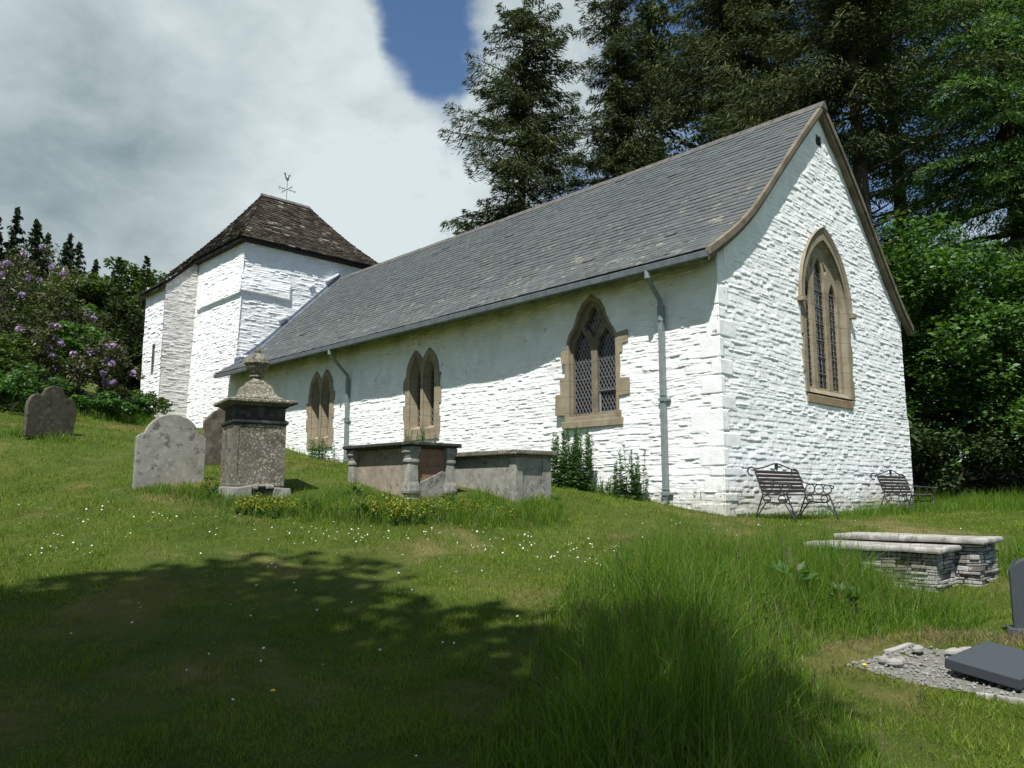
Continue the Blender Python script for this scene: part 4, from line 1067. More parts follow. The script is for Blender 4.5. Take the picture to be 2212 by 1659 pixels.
# ------------------------------------------------------------------ benches
def make_bench(name, v0, label):
    """scroll ended iron bench: local x along the wall, local -y away from it"""
    p = Wd(-.42, v0 + .9); o = empty(name, Vector((p.x, p.y, g1(p.x, p.y))), CH_RZ, label, 'bench', 'benches against the gable wall')
    W = .86
    mb = MB()
    for i in range(6):
        t = i / 5; z = .50 + t * .36; y = -.10 + t * .115
        mb.bar((-W, y, z), (W, y, z), .022, .058, (0, -.25, 1))
    mb.build('backrest', M['bench_wood'], o, bevel=.005)
    mb = MB()
    for i in range(7):
        y = -.14 - i * .073; z = .435 - .012 * math.sin(i / 6 * math.pi)
        mb.bar((-W, y, z), (W, y, z), .060, .022)
    mb.build('seat', M['bench_wood'], o, bevel=.005)
    for s in (-1, 1):
        x = s * W; r = .0125
        mb = MB(); mb.tube([(x, -.12, .44), (x, -.05, .66), (x, .03, .90), (x, .05, .93), (x, .09, .95), (x, .15, .93), (x, .175, .87), (x, .15, .81), (x, .10, .795)], r * 1.2, 8)
        mb.build('back_frame', M['iron'], o)
        mb = MB(); mb.tube([(x, .02, .86), (x, -.04, .74), (x, -.09, .67), (x, -.20, .645), (x, -.50, .625), (x, -.66, .605), (x, -.70, .59), (x, -.70, .56), (x, -.67, .545)], r, 8)
        for (yc, zc, rad) in ((-.22, .545, .092), (-.40, .535, .092), (-.57, .53, .085)):
            mb.tube([(x, yc + rad * math.cos(a), zc + rad * math.sin(a)) for a in np.linspace(0, 2 * math.pi, 17)], r * .85, 6, False)
        mb.build('armrest', M['iron'], o)
        mb = MB(); mb.tube([(x, -.12, .43), (x, -.60, .42), (x, -.62, .36), (x, -.58, .29), (x, -.5, .27), (x, -.2, .30), (x, -.10, .38)], r, 8)
        for yc in (-.5, -.2): mb.tube([(x, yc + .07 * math.cos(a), .345 + .07 * math.sin(a)) for a in np.linspace(0, 2 * math.pi, 15)], r * .8, 6, False)
        mb.build('side_scroll', M['iron'], o)
        for (ya, yb, dn) in ((-.60, -.76, -.06), (-.12, .06, -.04)):
            mb = MB(); mb.tube([(x, ya, .42), (x, (ya + yb) / 2, .2), (x, yb, dn)], r * 1.2, 8); mb.tube([(x, ya + (.06 if ya < -.3 else -.06), .28), (x, yb, dn)], r, 6)
            mb.build('leg', M['iron'], o)
    mb = MB(); mb.tube([(-W, .035, .90), (-.5 * W, .035, .96), (-.16, .035, 1.02), (0, .035, 1.035), (.16, .035, 1.02), (.5 * W, .035, .96), (W, .035, .90)], .013, 8)
    vs, fs = filled([(-.05, .92), (.03, .90), (.06, .97), (.05, 1.03), (-.05, 1.03), (-.07, .98)], [], .012, lambda x, y, n: (x, .035 + n, y)); mb.add(vs, fs)
    mb.tube([(0, .02, .86), (0, .035, .94)], .012, 6)
    mb.build('crest', M['iron'], o)
    mb = MB(); mb.tube([(-W, -.5, .28), (0, -.46, .25), (W, -.5, .28)], .010, 6); mb.build('stretcher', M['iron'], o)
    return o
make_bench('bench', .40, 'slatted iron scroll bench against the gable, closer to the near corner')
make_bench('bench', 6.12, 'slatted iron scroll bench at the far end of the gable')

# ------------------------------------------------------------------ vegetation
def unit(a): return a / np.maximum(np.linalg.norm(a, axis=-1, keepdims=True), 1e-9)
def cards(C, D, Wv, Ln, Wi, fold=None):
    D = unit(D); Wv = unit(np.cross(D, unit(Wv)))
    Ln = np.broadcast_to(Ln, (len(C),))[:, None]; Wi = np.broadcast_to(Wi, (len(C),))[:, None]
    V = np.stack([C - D * Ln * .5, C + Wv * Wi * .5 - D * Ln * .05, C + D * Ln * .5, C - Wv * Wi * .5 - D * Ln * .05], 1).reshape(-1, 3)
    Q = np.arange(len(C) * 4).reshape(-1, 4)
    return V, Q
M['spruce'] = leaf_mat('spruce_needles', [(.013, .027, .012), (.027, .044, .016), (.052, .070, .022), (.098, .108, .031)], .14, .7, .15, (1.2, 1.3, .7))
M['fir'] = leaf_mat('fir_needles', [(.022, .058, .018), (.044, .10, .026), (.078, .15, .034), (.135, .21, .05)], .26, .65, .2)
M['far_spruce'] = leaf_mat('plantation_needles', [(.010, .018, .009), (.02, .032, .014), (.03, .044, .018)], .1, .75, .1)
M['hazel'] = leaf_mat('hazel_leaves', [(.022, .062, .012), (.040, .098, .018), (.064, .135, .026), (.105, .185, .040)], .30, .5, .35)
M['bush'] = leaf_mat('bush_leaves', [(.026, .052, .010), (.048, .084, .015), (.078, .12, .022)], .28, .6, .2)
M['rhodo'] = leaf_mat('rhododendron_leaves', [(.016, .026, .010), (.034, .046, .015), (.066, .074, .022), (.12, .115, .04)], .16, .45, .4)
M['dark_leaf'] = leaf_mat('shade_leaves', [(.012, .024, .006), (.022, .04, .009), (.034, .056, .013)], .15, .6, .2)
M['petal'] = leaf_mat('mauve_petals', [(.26, .17, .31), (.38, .28, .43), (.50, .41, .54)], .3, .6, .2, (1.1, .9, 1.1))
M['weed'] = leaf_mat('weed_leaves', [(.028, .075, .016), (.046, .11, .024), (.075, .15, .034)], .3, .5, .3)
M['yellow'] = leaf_mat('yellow_flowers', [(.20, .22, .02), (.32, .30, .03), (.15, .21, .03)], .3, .6, .2, (1.2, 1.1, .5))
M['grass_tall'] = leaf_mat('long_grass', [(.032, .086, .005), (.060, .135, .009), (.100, .185, .014), (.17, .23, .032)], .42, .5, .3)
M['grass_dry'] = leaf_mat('dry_grass', [(.12, .10, .045), (.19, .155, .075), (.26, .21, .11)], .3, .7, .2, (1.2, 1.1, .8))
M['grass_lawn'] = leaf_mat('mown_grass', [(.064, .122, .008), (.100, .172, .011), (.150, .210, .019), (.22, .235, .05)], .3, .6, .2, noise=.9)
M['seed'] = leaf_mat('grass_seed_heads', [(.09, .085, .04), (.16, .14, .07)], .2, .7, .1, (1.1, 1, .8))
M['daisy'] = leaf_mat('daisy_petals', [(.62, .62, .58), (.76, .76, .72)], .2, .7, .2, (1, 1, 1))
M['flower_yellow'] = m_plain('dandelion_yellow', (.62, .42, .02), .7, .2, 0, .1)

def conifer_geo(seed, h, r, z0, tp=.75, droop=.22, step=.55, nb=6, cl=.36, cw=.10, dens=7, gap=.16, lift=.22, tr=None, bare=None):
    rng = np.random.default_rng(seed); Cs, Ds, Ws, Ls = [], [], [], []; mb = MB(); tr = tr or h * .017
    lx, ly = rng.normal(0, .012, 2)
    def trunk(z): return np.array([lx * z + .06 * math.sin(z * .3 + seed), ly * z, z])
    mb.tube([trunk(z) for z in np.linspace(-.4, h, 14)], [tr * (1 - .93 * t) * (1.25 if t == 0 else 1) for t in np.linspace(0, 1, 14)], 9)
    z = z0
    lob = rng.uniform(0, 6.28, 5)
    while z < h * .985:
        t = (z - z0) / (h - z0)
        for b in range(nb if t < .85 else max(3, nb - 2)):
            if rng.random() < gap: continue
            a = rng.uniform(0, 6.28); Lb = (r * ((1 - t) ** tp * .93 + .06)) * rng.uniform(.55, 1.12) * (1 + .22 * math.sin(a * 2 + lob[0] + z * .45) + .15 * math.sin(a * 3 + lob[1] - z * .8))
            if t < .12: Lb *= rng.uniform(.5, 1.0)
            zb = z + rng.uniform(-.3, .3); d = np.array([math.cos(a), math.sin(a), 0]); pp = np.array([-d[1], d[0], 0])
            dr = droop * rng.uniform(.5, 1.5); lf = lift * rng.uniform(.4, 1.4)
            f = lambda q: trunk(zb) + d * Lb * q + np.array([0, 0, 1]) * Lb * (lf * q - dr * q * q * 1.5 + .18 * q ** 4)
            mb.tube([f(q) for q in (0, .3, .6, .9)], [.012 + .014 * Lb, .010 + .009 * Lb, .006 + .005 * Lb, .004], 5, False)
            n = max(4, int(Lb / .17)); q = np.linspace(.14, 1, n); k = dens
            base = np.stack([f(x) for x in q])
            q = np.repeat(q, k); base = np.repeat(base, k, 0); m = len(q)
            sd = rng.uniform(-1, 1, m); off = sd * Lb * .30 * np.sin(np.clip(q, 0, 1) * 2.6 + .25)
            hang = np.abs(rng.normal(0, .14, m)) * (1 + .7 * np.abs(sd)) * (1 if Lb > 1 else .5)
            c = base + pp * off[:, None] + d * (-.25 * np.abs(off))[:, None]; c[:, 2] -= hang + .22 * np.abs(off)
            dd = d * rng.uniform(.1, 1, m)[:, None] + pp * (np.sign(sd) * rng.uniform(.1, 1, m))[:, None]; dd[:, 2] += rng.uniform(-1.0, .25, m)
            w = rng.normal(0, 1, (m, 3)); w[:, 2] += 1.0
            Cs.append(c); Ds.append(dd); Ws.append(w); Ls.append(cl * rng.uniform(.55, 1.3, m))
        z += step * rng.uniform(.75, 1.25) * (1 - .4 * t)
    # leader
    m = 60; zt = np.random.default_rng(seed + 1).uniform(h * .95, h * 1.01, m)
    Cs.append(np.stack([trunk(q) for q in zt]) + rng.normal(0, .12, (m, 3))); Ds.append(rng.normal(0, .5, (m, 3)) + [0, 0, 1]); Ws.append(rng.normal(0, 1, (m, 3))); Ls.append(np.full(m, cl))
    C = np.concatenate(Cs); Lc = np.concatenate(Ls)
    V, Q = cards(C, np.concatenate(Ds), np.concatenate(Ws), Lc, Lc * (cw / cl) * rng.uniform(.7, 1.4, len(C)))
    if bare:
        for (zb, a, ln, up) in bare:
            p = Vector(trunk(zb)); d = Vector((math.cos(a), math.sin(a), 0)); up_ = Vector((0, 0, 1))
            pts = [p, p + d * ln * .35 + up_ * ln * up * .2, p + d * ln * .7 + up_ * ln * up * .62, p + d * ln + up_ * ln * up]
            mb.tube(pts, [.075, .055, .04, .015], 6)
            for k in range(4):
                q = Vector(pts[1]).lerp(Vector(pts[3]), k / 4); e = d.cross(up_) * rng.uniform(-.5, .5) + d * .3 + up_ * rng.uniform(-.2, .5)
                mb.tube([q, q + e * ln * .35], [.025, .008], 5)
    return V, Q, mb
def tree(name, x, y, V, Q, mb, mat, label, cat='tree', group=None, rz=0.0, bark=None):
    o = empty(name, on_ground(x, y), rz, label, cat, group)
    mb.build('trunk', bark or M['bark'], o, smooth=True)
    link('crown', np_mesh('crown', V, Q), mat, o)
    return o
def conifer(name, x, y, label, mat=None, group='tall conifers behind the church', **kw):
    V, Q, mb = conifer_geo(**kw); return tree(name, x, y, V, Q, mb, mat or M['spruce'], label, 'tree', group)
G = None
conifer('spruce_tree', .15, 42.0, 'leftmost tall spruce standing clear against the clouds', seed=3, h=25.6, r=5.4, z0=3.6, tp=.36, dens=24, gap=.24, step=.66, cl=.36, cw=.050)
conifer('spruce_tree', 6.6, 43.5, 'tall spruce just right of the leftmost one, over the middle of the roof', seed=8, h=28.5, r=4.5, z0=4.0, tp=.34, dens=22, gap=.26, step=.66, cl=.36, cw=.050)
conifer('spruce_tree', 11.3, 42, 'dense dark spruce rising behind the roof ridge near the gable', seed=13, h=33, r=5.2, z0=4.5, tp=.40, dens=20, gap=.15, step=.64, cl=.36, cw=.050)
conifer('spruce_tree', 9.6, 52, 'dark spruce farther back filling the gap above the roof', seed=17, h=34, r=5.4, z0=6, tp=.45, dens=11, gap=.2, step=.72, cl=.40, cw=.11)
conifer('spruce_tree', 13.2, 39, 'broad dark conifer directly behind the gable apex', seed=21, h=34, r=5.6, z0=13.5, tp=.38, dens=19, gap=.16, step=.66, cl=.36, cw=.050)
conifer('spruce_tree', 14.3, 31.0, 'great conifer with thick bare trunk and dead boughs right of the gable', seed=25, h=27, r=5.6, z0=13.2, tp=.35, dens=26, gap=.16, step=.64, tr=.50, cl=.31, cw=.048,
        bare=[(10.2, -.5, 1.8, .35), (11.4, -.3, 3.4, .75), (11.8, 2.9, 1.6, .1), (9.6, 3.1, 2.0, -.05), (12.6, -.6, 3.6, .35), (10.8, .3, 1.6, .5), (9.4, -.2, 2.6, .3), (9.0, 2.6, 1.6, .2), (8.6, -.4, 2.2, .1)])
conifer('spruce_tree', 20.5, 40, 'dark spruce seen through the branches behind the bare trunk', seed=29, h=32, r=4.2, z0=15, tp=.45, dens=8, gap=.26, step=.75)
conifer('fir_tree', 22.0, 33.0, 'bright green fir with sweeping boughs entering from the right edge', mat=M['fir'], seed=31, h=31, r=8.0, z0=9.0, tp=.45, droop=.36, lift=.1, dens=27, gap=.10, step=.85, nb=7, cl=.31, cw=.052)
conifer('fir_tree', 17.2, 35.0, 'bushy olive conifer tucked low between the bare trunk and the fir', seed=33, h=10.6, r=4.2, z0=4.5, tp=.6, droop=.3, dens=14, gap=.12, step=.6)

def leafy_geo(seed, R, n, ls, clumps=60, low=.0, flat=.35, shell=.5, cz=None, stems=5, tr=.09, aspect=.6, cr=.30):
    """crown centred on (0,0,cz): leaves gathered in clumps through an ellipsoid R"""
    rng = np.random.default_rng(seed); R = np.array(R, float); cz = R[2] if cz is None else cz
    d = unit(rng.normal(0, 1, (clumps, 3))); d[:, 2] = np.abs(d[:, 2]) * np.where(rng.random(clumps) < .72, 1, -1)
    rad = shell + (1 - shell) * rng.random(clumps) ** .7
    cc = d * rad[:, None] * R; cc *= (1 + .22 * rng.normal(0, 1, (clumps, 1)) * .6)
    size = cr * R.mean() * rng.uniform(.55, 1.25, clumps)
    wt = size ** 2; ci = rng.choice(clumps, n, p=wt / wt.sum())
    e = unit(rng.normal(0, 1, (n, 3))); rr = (.35 + .65 * rng.random(n) ** .5)
    p = cc[ci] + e * (rr * size[ci])[:, None] * np.array([1, 1, .72])
    p[:, 2] += cz; k = p[:, 2] > low; p = p[k]; e = e[k]; n = len(p)
    dd = rng.normal(0, 1, (n, 3)) + e * .5; dd[:, 2] = dd[:, 2] * flat - .15
    w = rng.normal(0, .55, (n, 3)) + np.array([0, 0, 1.0]) + e * .5
    side = np.cross(dd, w)
    L_ = ls * rng.uniform(.6, 1.3, n)
    V, Q = cards(p, dd, w, L_, L_ * aspect)
    mb = MB()
    for s in range(stems):
        a = 6.28 * s / stems + rng.uniform(-.4, .4); b = cc[rng.integers(clumps)]
        mb.tube([(math.cos(a) * tr, math.sin(a) * tr, -.3), (math.cos(a) * R[0] * .12, math.sin(a) * R[1] * .12, cz * .35), (b[0] * .45, b[1] * .45, cz + b[2] * .3), (b[0] * .85, b[1] * .85, cz + b[2] * .8)], [tr, tr * .8, tr * .5, tr * .15], 6)
    return V, Q, mb, (cc + [0, 0, cz], size)
def leafy(name, x, y, label, mat, cat='tree', group=None, **kw):
    V, Q, mb, cl = leafy_geo(**kw); o = tree(name, x, y, V, Q, mb, mat, label, cat, group); return o, cl
# right: hazels behind the gable
HG = 'broadleaf trees beyond the gable'
leafy('hazel_tree', 14.2, 27.0, 'bright green hazel touching the right slope of the gable', M['hazel'], 'tree', HG, seed=41, R=(2.9, 2.9, 4.3), n=26000, ls=.20, clumps=90, cz=4.6, low=.7, cr=.27)
leafy('hazel_tree', 17.6, 26.0, 'rounded green hazel right of the one at the gable', M['hazel'], 'tree', HG, seed=42, R=(3.3, 3.0, 3.7), n=28000, ls=.19, clumps=100, cz=3.9, low=.6, cr=.26)
leafy('hazel_tree', 17.9, 21.5, 'hazel closest to the right edge, leaves hanging low', M['hazel'], 'tree', HG, seed=43, R=(3.2, 2.8, 3.3), n=26000, ls=.165, clumps=90, cz=3.5, low=.5, cr=.26)
leafy('hazel_tree', 13.4, 31.5, 'taller hazel in the shade behind the gable corner', M['hazel'], 'tree', HG, seed=44, R=(3.2, 3, 4.4), n=20000, ls=.24, clumps=80, cz=5.6, low=.4, cr=.28)
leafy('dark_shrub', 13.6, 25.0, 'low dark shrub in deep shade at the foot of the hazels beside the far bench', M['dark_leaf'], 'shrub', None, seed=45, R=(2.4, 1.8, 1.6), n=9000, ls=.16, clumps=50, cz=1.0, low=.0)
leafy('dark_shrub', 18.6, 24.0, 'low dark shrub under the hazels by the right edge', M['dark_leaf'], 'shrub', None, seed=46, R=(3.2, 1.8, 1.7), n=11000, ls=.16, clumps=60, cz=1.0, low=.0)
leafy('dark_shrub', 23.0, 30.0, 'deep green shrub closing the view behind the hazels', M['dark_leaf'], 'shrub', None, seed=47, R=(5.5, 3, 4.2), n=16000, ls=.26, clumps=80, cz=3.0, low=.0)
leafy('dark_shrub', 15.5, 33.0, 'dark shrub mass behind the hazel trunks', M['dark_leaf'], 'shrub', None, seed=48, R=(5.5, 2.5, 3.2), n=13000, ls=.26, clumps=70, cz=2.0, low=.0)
# left: rhododendrons
def rhodo(x, y, label, seed, R, n, cz, nf, low=.1, ls=.17, fz=.15):
    o, (cc, size) = leafy('rhododendron', x, y, label, M['rhodo'], 'shrub', 'flowering rhododendrons', seed=seed, R=R, n=n, ls=ls, clumps=85, cz=cz, low=low, aspect=.34, cr=.24, flat=.6)
    rng = np.random.default_rng(seed + 100); Cs, Ds = [], []
    k = 0; t = 0
    while k < nf and t < 4000:
        t += 1; i = rng.integers(len(cc)); e = unit(np.array([rng.normal(.25, .7), rng.normal(-.6, .6), rng.normal(.45, .5)]))
        p = cc[i] + e * size[i] * 1.0 * np.array([1, 1, .75])
        if p[1] > R[1] * .4 or p[2] < fz * R[2] * 2: continue
        m = 22; q = unit(rng.normal(0, 1, (m, 3)) + e * .6); Cs.append(p + q * .085); Ds.append(np.cross(q, rng.normal(0, 1, (m, 3)))); k += 1
    C = np.concatenate(Cs); D = np.concatenate(Ds); V, Q = cards(C, D, rng.normal(0, 1, C.shape), .11, .09)
    fo = link('blossom', np_mesh('blossom', V, Q), M['petal'], o); fo['kind'] = 'stuff'
    return o
rhodo(-16.0, 25.0, 'large rhododendron with mauve blossom along its top at the left edge', 51, (2.0, 1.9, 2.3), 9500, 2.3, 42)
rhodo(-12.2, 23.2, 'lower rhododendron with mauve blossom below the dark trees', 52, (1.0, 1.0, 1.1), 3800, 1.2, 14, ls=.15)
rhodo(-13.9, 22.8, 'small rhododendron with bluish mauve blossom left of the lower one', 53, (.8, .8, .9), 2200, 1.5, 10, ls=.15)
leafy('green_bush', -13.5, 24.2, 'fresh green bush growing between the two lower rhododendrons', M['hazel'], 'shrub', None, seed=54, R=(.75, .8, 1.1), n=2600, ls=.14, clumps=40, cz=1.8, low=.1)
leafy('green_bush', -14.0, 21.0, 'yellowish green bush at the left edge above the lone headstone', M['bush'], 'shrub', None, seed=55, R=(1.0, 1.0, 1.2), n=4200, ls=.13, clumps=50, cz=.9, low=.0)
BG = 'dark broadleaf trees left of the tower'
leafy('broadleaf_tree', -22.8, 39.5, 'rounded dark green tree behind the rhododendrons', M['bush'], 'tree', BG, seed=61, R=(2.9, 2.8, 2.9), n=17000, ls=.24, clumps=95, cz=3.3, low=.6, cr=.25)
leafy('broadleaf_tree', -20.3, 41.0, 'wide dark tree touching the left side of the tower', M['bush'], 'tree', BG, seed=62, R=(2.8, 2.6, 3.5), n=19000, ls=.24, clumps=95, cz=4.2, low=.4, cr=.25)
leafy('broadleaf_tree', -26.5, 42, 'olive green tree directly above the largest rhododendron', M['bush'], 'tree', BG, seed=63, R=(3.2, 3, 2.6), n=13000, ls=.24, clumps=80, cz=2.3, low=.4, cr=.25)
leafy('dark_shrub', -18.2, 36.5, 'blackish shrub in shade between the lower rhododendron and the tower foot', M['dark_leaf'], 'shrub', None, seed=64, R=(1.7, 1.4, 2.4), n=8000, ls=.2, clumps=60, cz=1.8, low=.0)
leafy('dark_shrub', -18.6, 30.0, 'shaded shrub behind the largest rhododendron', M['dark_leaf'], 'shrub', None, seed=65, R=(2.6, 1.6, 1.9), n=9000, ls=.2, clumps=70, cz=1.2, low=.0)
for i, (x, y, R_, lab) in enumerate(((-11.7, 22.4, (.9, .7, .45), 'low bramble patch below the rhododendron beside the tower'), (-12.6, 19.6, (1.5, .8, .6), 'nettle patch behind the lone headstone'), (-13.6, 28.6, (1.1, .8, .6), 'nettle patch against the foot of the tower'), (-12.4, 25.2, (.9, .7, .4), 'thin bramble patch right of the lone headstone'))):
    leafy('bramble_patch', x, y, lab, M['weed'] if i != 2 else M['bush'], 'shrub', None, seed=71 + i, R=R_, n=3600, ls=.12, clumps=45, cz=R_[2] * .6, low=-.1, stems=4, tr=.02)
# slender saplings against the sky
for i, (x, y, h, lab) in enumerate(((-18.55, 36.2, 7.3, 'slender sapling against the cloud, shorter of the two tall ones'), (-17.25, 36.2, 7.6, 'tallest slender sapling against the cloud beside the tower roof'), (-16.7, 36.4, 5.6, 'short sapling just left of the tower eaves'))):
    rng = np.random.default_rng(80 + i); mb = MB(); mb.tube([(0, 0, -.3), (.05, 0, h * .5), (0.0, .05, h)], [.06, .035, .008], 6)
    m = 360; t = rng.uniform(.45, 1, m) ** .8; a = rng.uniform(0, 6.28, m); r = (1 - t) * 1.5 * rng.uniform(.1, 1, m) + .06
    C = np.stack([np.cos(a) * r, np.sin(a) * r, t * h + r * .7], -1); D = np.stack([np.cos(a), np.sin(a), rng.uniform(-.2, 1.2, m)], -1)
    for k in range(26):
        tt = rng.uniform(.45, .95); aa = rng.uniform(0, 6.28); rl = (1 - tt) * 1.2 + .1; mb.tube([(0, 0, tt * h), (math.cos(aa) * rl, math.sin(aa) * rl, tt * h + rl * .75)], [.014, .004], 4)
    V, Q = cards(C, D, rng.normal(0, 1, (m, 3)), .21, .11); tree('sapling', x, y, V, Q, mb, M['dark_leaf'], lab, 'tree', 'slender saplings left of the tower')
# plantation on the far hill
Vp, Qp, mbp = conifer_geo(seed=91, h=11, r=2.3, z0=.8, tp=.85, droop=.15, step=.75, nb=6, cl=.6, cw=.22, dens=3, gap=.08)
proto = None; rr = random.Random(6)
far = [(-51.5, 79), (-48.6, 80), (-49.8, 76), (-46.2, 79), (-44.0, 81), (-41.6, 80), (-40.2, 82), (-39.0, 84), (-54.0, 80), (-43.0, 76), (-46.9, 75), (-52.6, 77), (-45.2, 83), (-47.4, 82), (-43.0, 83.5), (-50.6, 81.5)]
for i, (x, y) in enumerate(far):
    lab = 'small dark spruce of the plantation on the far hill'
    if proto is None:
        proto = tree('far_spruce', x, y, Vp, Qp, mbp, M['far_spruce'], lab, 'tree', 'plantation spruces on the far hill'); o = proto
    else:
        o = proto.copy(); COL.objects.link(o)
        for ch in list(proto.children):
            c = ch.copy(); COL.objects.link(c); c.parent = o
        o.location = on_ground(x, y)
    s = rr.uniform(.62, .9) * (1 + .012 * (-46 - x)); o.scale = (s, s, s); o.rotation_euler = (0, 0, rr.uniform(0, 6.28))
# the trees behind the viewer whose shade lies on the foreground
for i, (x, y, R_, cz, n, lab) in enumerate(((-6.5, -4.5, (5.7, 5.1, 4.6), 12.0, 42000, 'broad dense tree behind the viewer shading the foreground grass'), (-13.4, -5.4, (5.5, 5, 4.8), 12.0, 34000, 'broad dense tree left of the one shading the foreground'))):
    leafy('shade_tree', x, y, lab, M['bush'], 'tree', 'shade trees behind the viewer', seed=95 + i, R=R_, n=int(n * 1.5), ls=.34, clumps=230, cz=cz, low=5.5, cr=.31, stems=7, tr=.22)

# leafy shoots and weeds
def shoots(name, loc, ns, h, spread, label, seed, mat=None, group=None, leaf=.10, cat='plant', dens=70, flower=0):
    rng = np.random.default_rng(seed); mb = MB(); Cs, Ds, Ls = [], [], []; F = []
    for s in range(ns):
        a = rng.uniform(0, 6.28); r0 = spread * math.sqrt(rng.random()); b = np.array([math.cos(a) * r0, math.sin(a) * r0 * .7, -.05]); hh = h * rng.uniform(.55, 1.0) * (1 - .25 * r0 / max(spread, .01))
        tip = b + np.array([rng.normal(0, .06), rng.normal(0, .06), 1]) * hh
        mb.tube([b, (b + tip) / 2 + rng.normal(0, .015, 3), tip], [.008, .006, .003], 5)
        m = int(dens * hh / h) + 8; t = rng.uniform(.05, 1, m); aa = rng.uniform(0, 6.28, m)
        l = leaf * (1.15 - .75 * t) * rng.uniform(.7, 1.2, m); d = np.stack([np.cos(aa), np.sin(aa), .75 - 1.0 * (1 - t) + 0 * t], -1)
        Cs.append(b + (tip - b) * t[:, None] + unit(d) * l[:, None] * .5); Ds.append(d); Ls.append(l)
        if flower:
            q = tip - (tip - b) * (rng.random(flower)[:, None] * .45); F.append(q + rng.normal(0, .022, q.shape))
    C = np.concatenate(Cs); l = np.concatenate(Ls); V, Q = cards(C, np.concatenate(Ds), rng.normal(0, .4, C.shape) + [0, 0, 1], l, l * .32)
    o = empty(name, loc, 0, label, cat, group); st_ = mb.build('stem', mat or M['weed'], o); st_['kind'] = 'stuff'; link('foliage', np_mesh('foliage', V, Q), mat or M['weed'], o)
    if flower:
        F = np.concatenate(F); V, Q = cards(F, rng.normal(0, 1, F.shape), rng.normal(0, 1, F.shape), .028, .026); fo = link('flowers', np_mesh('flowers', V, Q), M['yellow'], o); fo['kind'] = 'stuff'
    return o
p = Wd(3.35, -.55); shoots('leafy_shoots', on_ground(p.x, p.y), 46, 1.62, .55, 'large clump of tall leafy shoots by the wall right of the grey tomb', 3, leaf=.15, dens=170, group='leafy shoots along the wall')
p = Wd(1.92, -.38); shoots('leafy_shoots', on_ground(p.x, p.y), 22, 1.25, .36, 'smaller clump of leafy shoots left of the near drainpipe', 4, leaf=.13, dens=130, group='leafy shoots along the wall')
p = Wd(2.5, -.40); shoots('leafy_shoots', on_ground(p.x, p.y), 26, .5, .42, 'low sprawl of leaves between the two shoot clumps', 5, leaf=.10, dens=60, group='leafy shoots along the wall')
p = Wd(14.0, -.35); shoots('leafy_shoots', on_ground(p.x, p.y), 18, 1.0, .42, 'leafy shoots at the foot of the far drainpipe', 6, leaf=.15, dens=70, group='leafy shoots along the wall')
tz = ta.location.z + 1.005
shoots('leafy_shoots', Vector((-1.72, 14.05, tz)), 9, .52, .20, 'clump of leafy shoots growing on the red panelled tomb', 7, leaf=.07, dens=50, group='leafy shoots along the wall')
shoots('leafy_shoots', Vector((-1.33, 13.95, tz)), 2, .32, .04, 'single thin leafy shoot at the right end of the tomb lid', 8, leaf=.06, dens=40, group='leafy shoots along the wall')
YP = [(-3.75, 11.4, .34), (-3.45, 11.35, .38), (-3.1, 11.45, .32), (-1.85, 11.45, .46), (-1.55, 11.4, .50), (-1.3, 11.6, .42), (-1.0, 11.9, .40), (-2.2, 11.7, .36), (-.55, 12.1, .36), (-.1, 12.2, .34), (-3.62, 11.6, .34), (-3.30, 11.7, .30), (-1.95, 11.75, .48), (-1.70, 11.55, .42), (-1.45, 11.9, .40), (-.75, 12.35, .34), (-.35, 12.6, .30), (-2.5, 11.6, .30), (-3.95, 11.75, .26), (-4.75, 12.35, .34), (.45, 13.3, .34)]
wp = None
for i, (x, y, h) in enumerate(YP):
    lab = 'yellow flowering weed in the long grass before the tombs'
    if wp is None: o = wp = shoots('yellow_weed', on_ground(x, y), 16, .42, .26, lab, 11, group='yellow flowering weeds', leaf=.06, dens=34, flower=14, cat='weed')
    else:
        o = wp.copy(); COL.objects.link(o)
        for ch in list(wp.children):
            c = ch.copy(); COL.objects.link(c); c.parent = o
        o.location = on_ground(x, y)
    o.scale = (h / .40, h / .40, h / .42); o.rotation_euler = (0, 0, i * 1.7)
DP = [(-2.15, 11.45, .22), (-2.9, 11.55, .2), (-1.2, 11.75, .2), (-2.45, 12.35, .26), (-1.0, 12.6, .2), (2.85, 8.3, .40), (3.2, 7.9, .28), (-4.55, 12.1, .2)]
dp = None
for i, (x, y, h) in enumerate(DP):
    rng = np.random.default_rng(7); lab = 'leafy dark dock plant half sunk in the long grass'
    if dp is None:
        m = 60; a = rng.uniform(0, 6.28, m); t = rng.uniform(0, 1, m); l = .24 * rng.uniform(.5, 1.1, m); d = np.stack([np.cos(a), np.sin(a), rng.uniform(.0, 1.0, m)], -1)
        C = np.stack([np.cos(a) * .10, np.sin(a) * .10, t * .4], -1) + unit(d) * l[:, None] * .4
        V, Q = cards(C, d, rng.normal(0, .3, (m, 3)) + [0, 0, 1], l, l * .42); mb = MB()
        for k in range(4): mb.tube([(0, 0, -.05), (rng.normal(0, .05), rng.normal(0, .05), .5 + .12 * k)], [.01, .004], 5)
        dp = empty('dock_plant', on_ground(x, y), 0, lab, 'weed', 'dock plants in the long grass'); st_ = mb.build('stem', M['seed'], dp); st_['kind'] = 'stuff'; link('foliage', np_mesh('foliage', V, Q), M['weed'], dp); o = dp
    else:
        o = dp.copy(); COL.objects.link(o)
        for ch in list(dp.children):
            c = ch.copy(); COL.objects.link(c); c.parent = o
        o.location = on_ground(x, y)
    o.scale = (h / .4,) * 3; o.rotation_euler = (0, 0, i * 2.1)

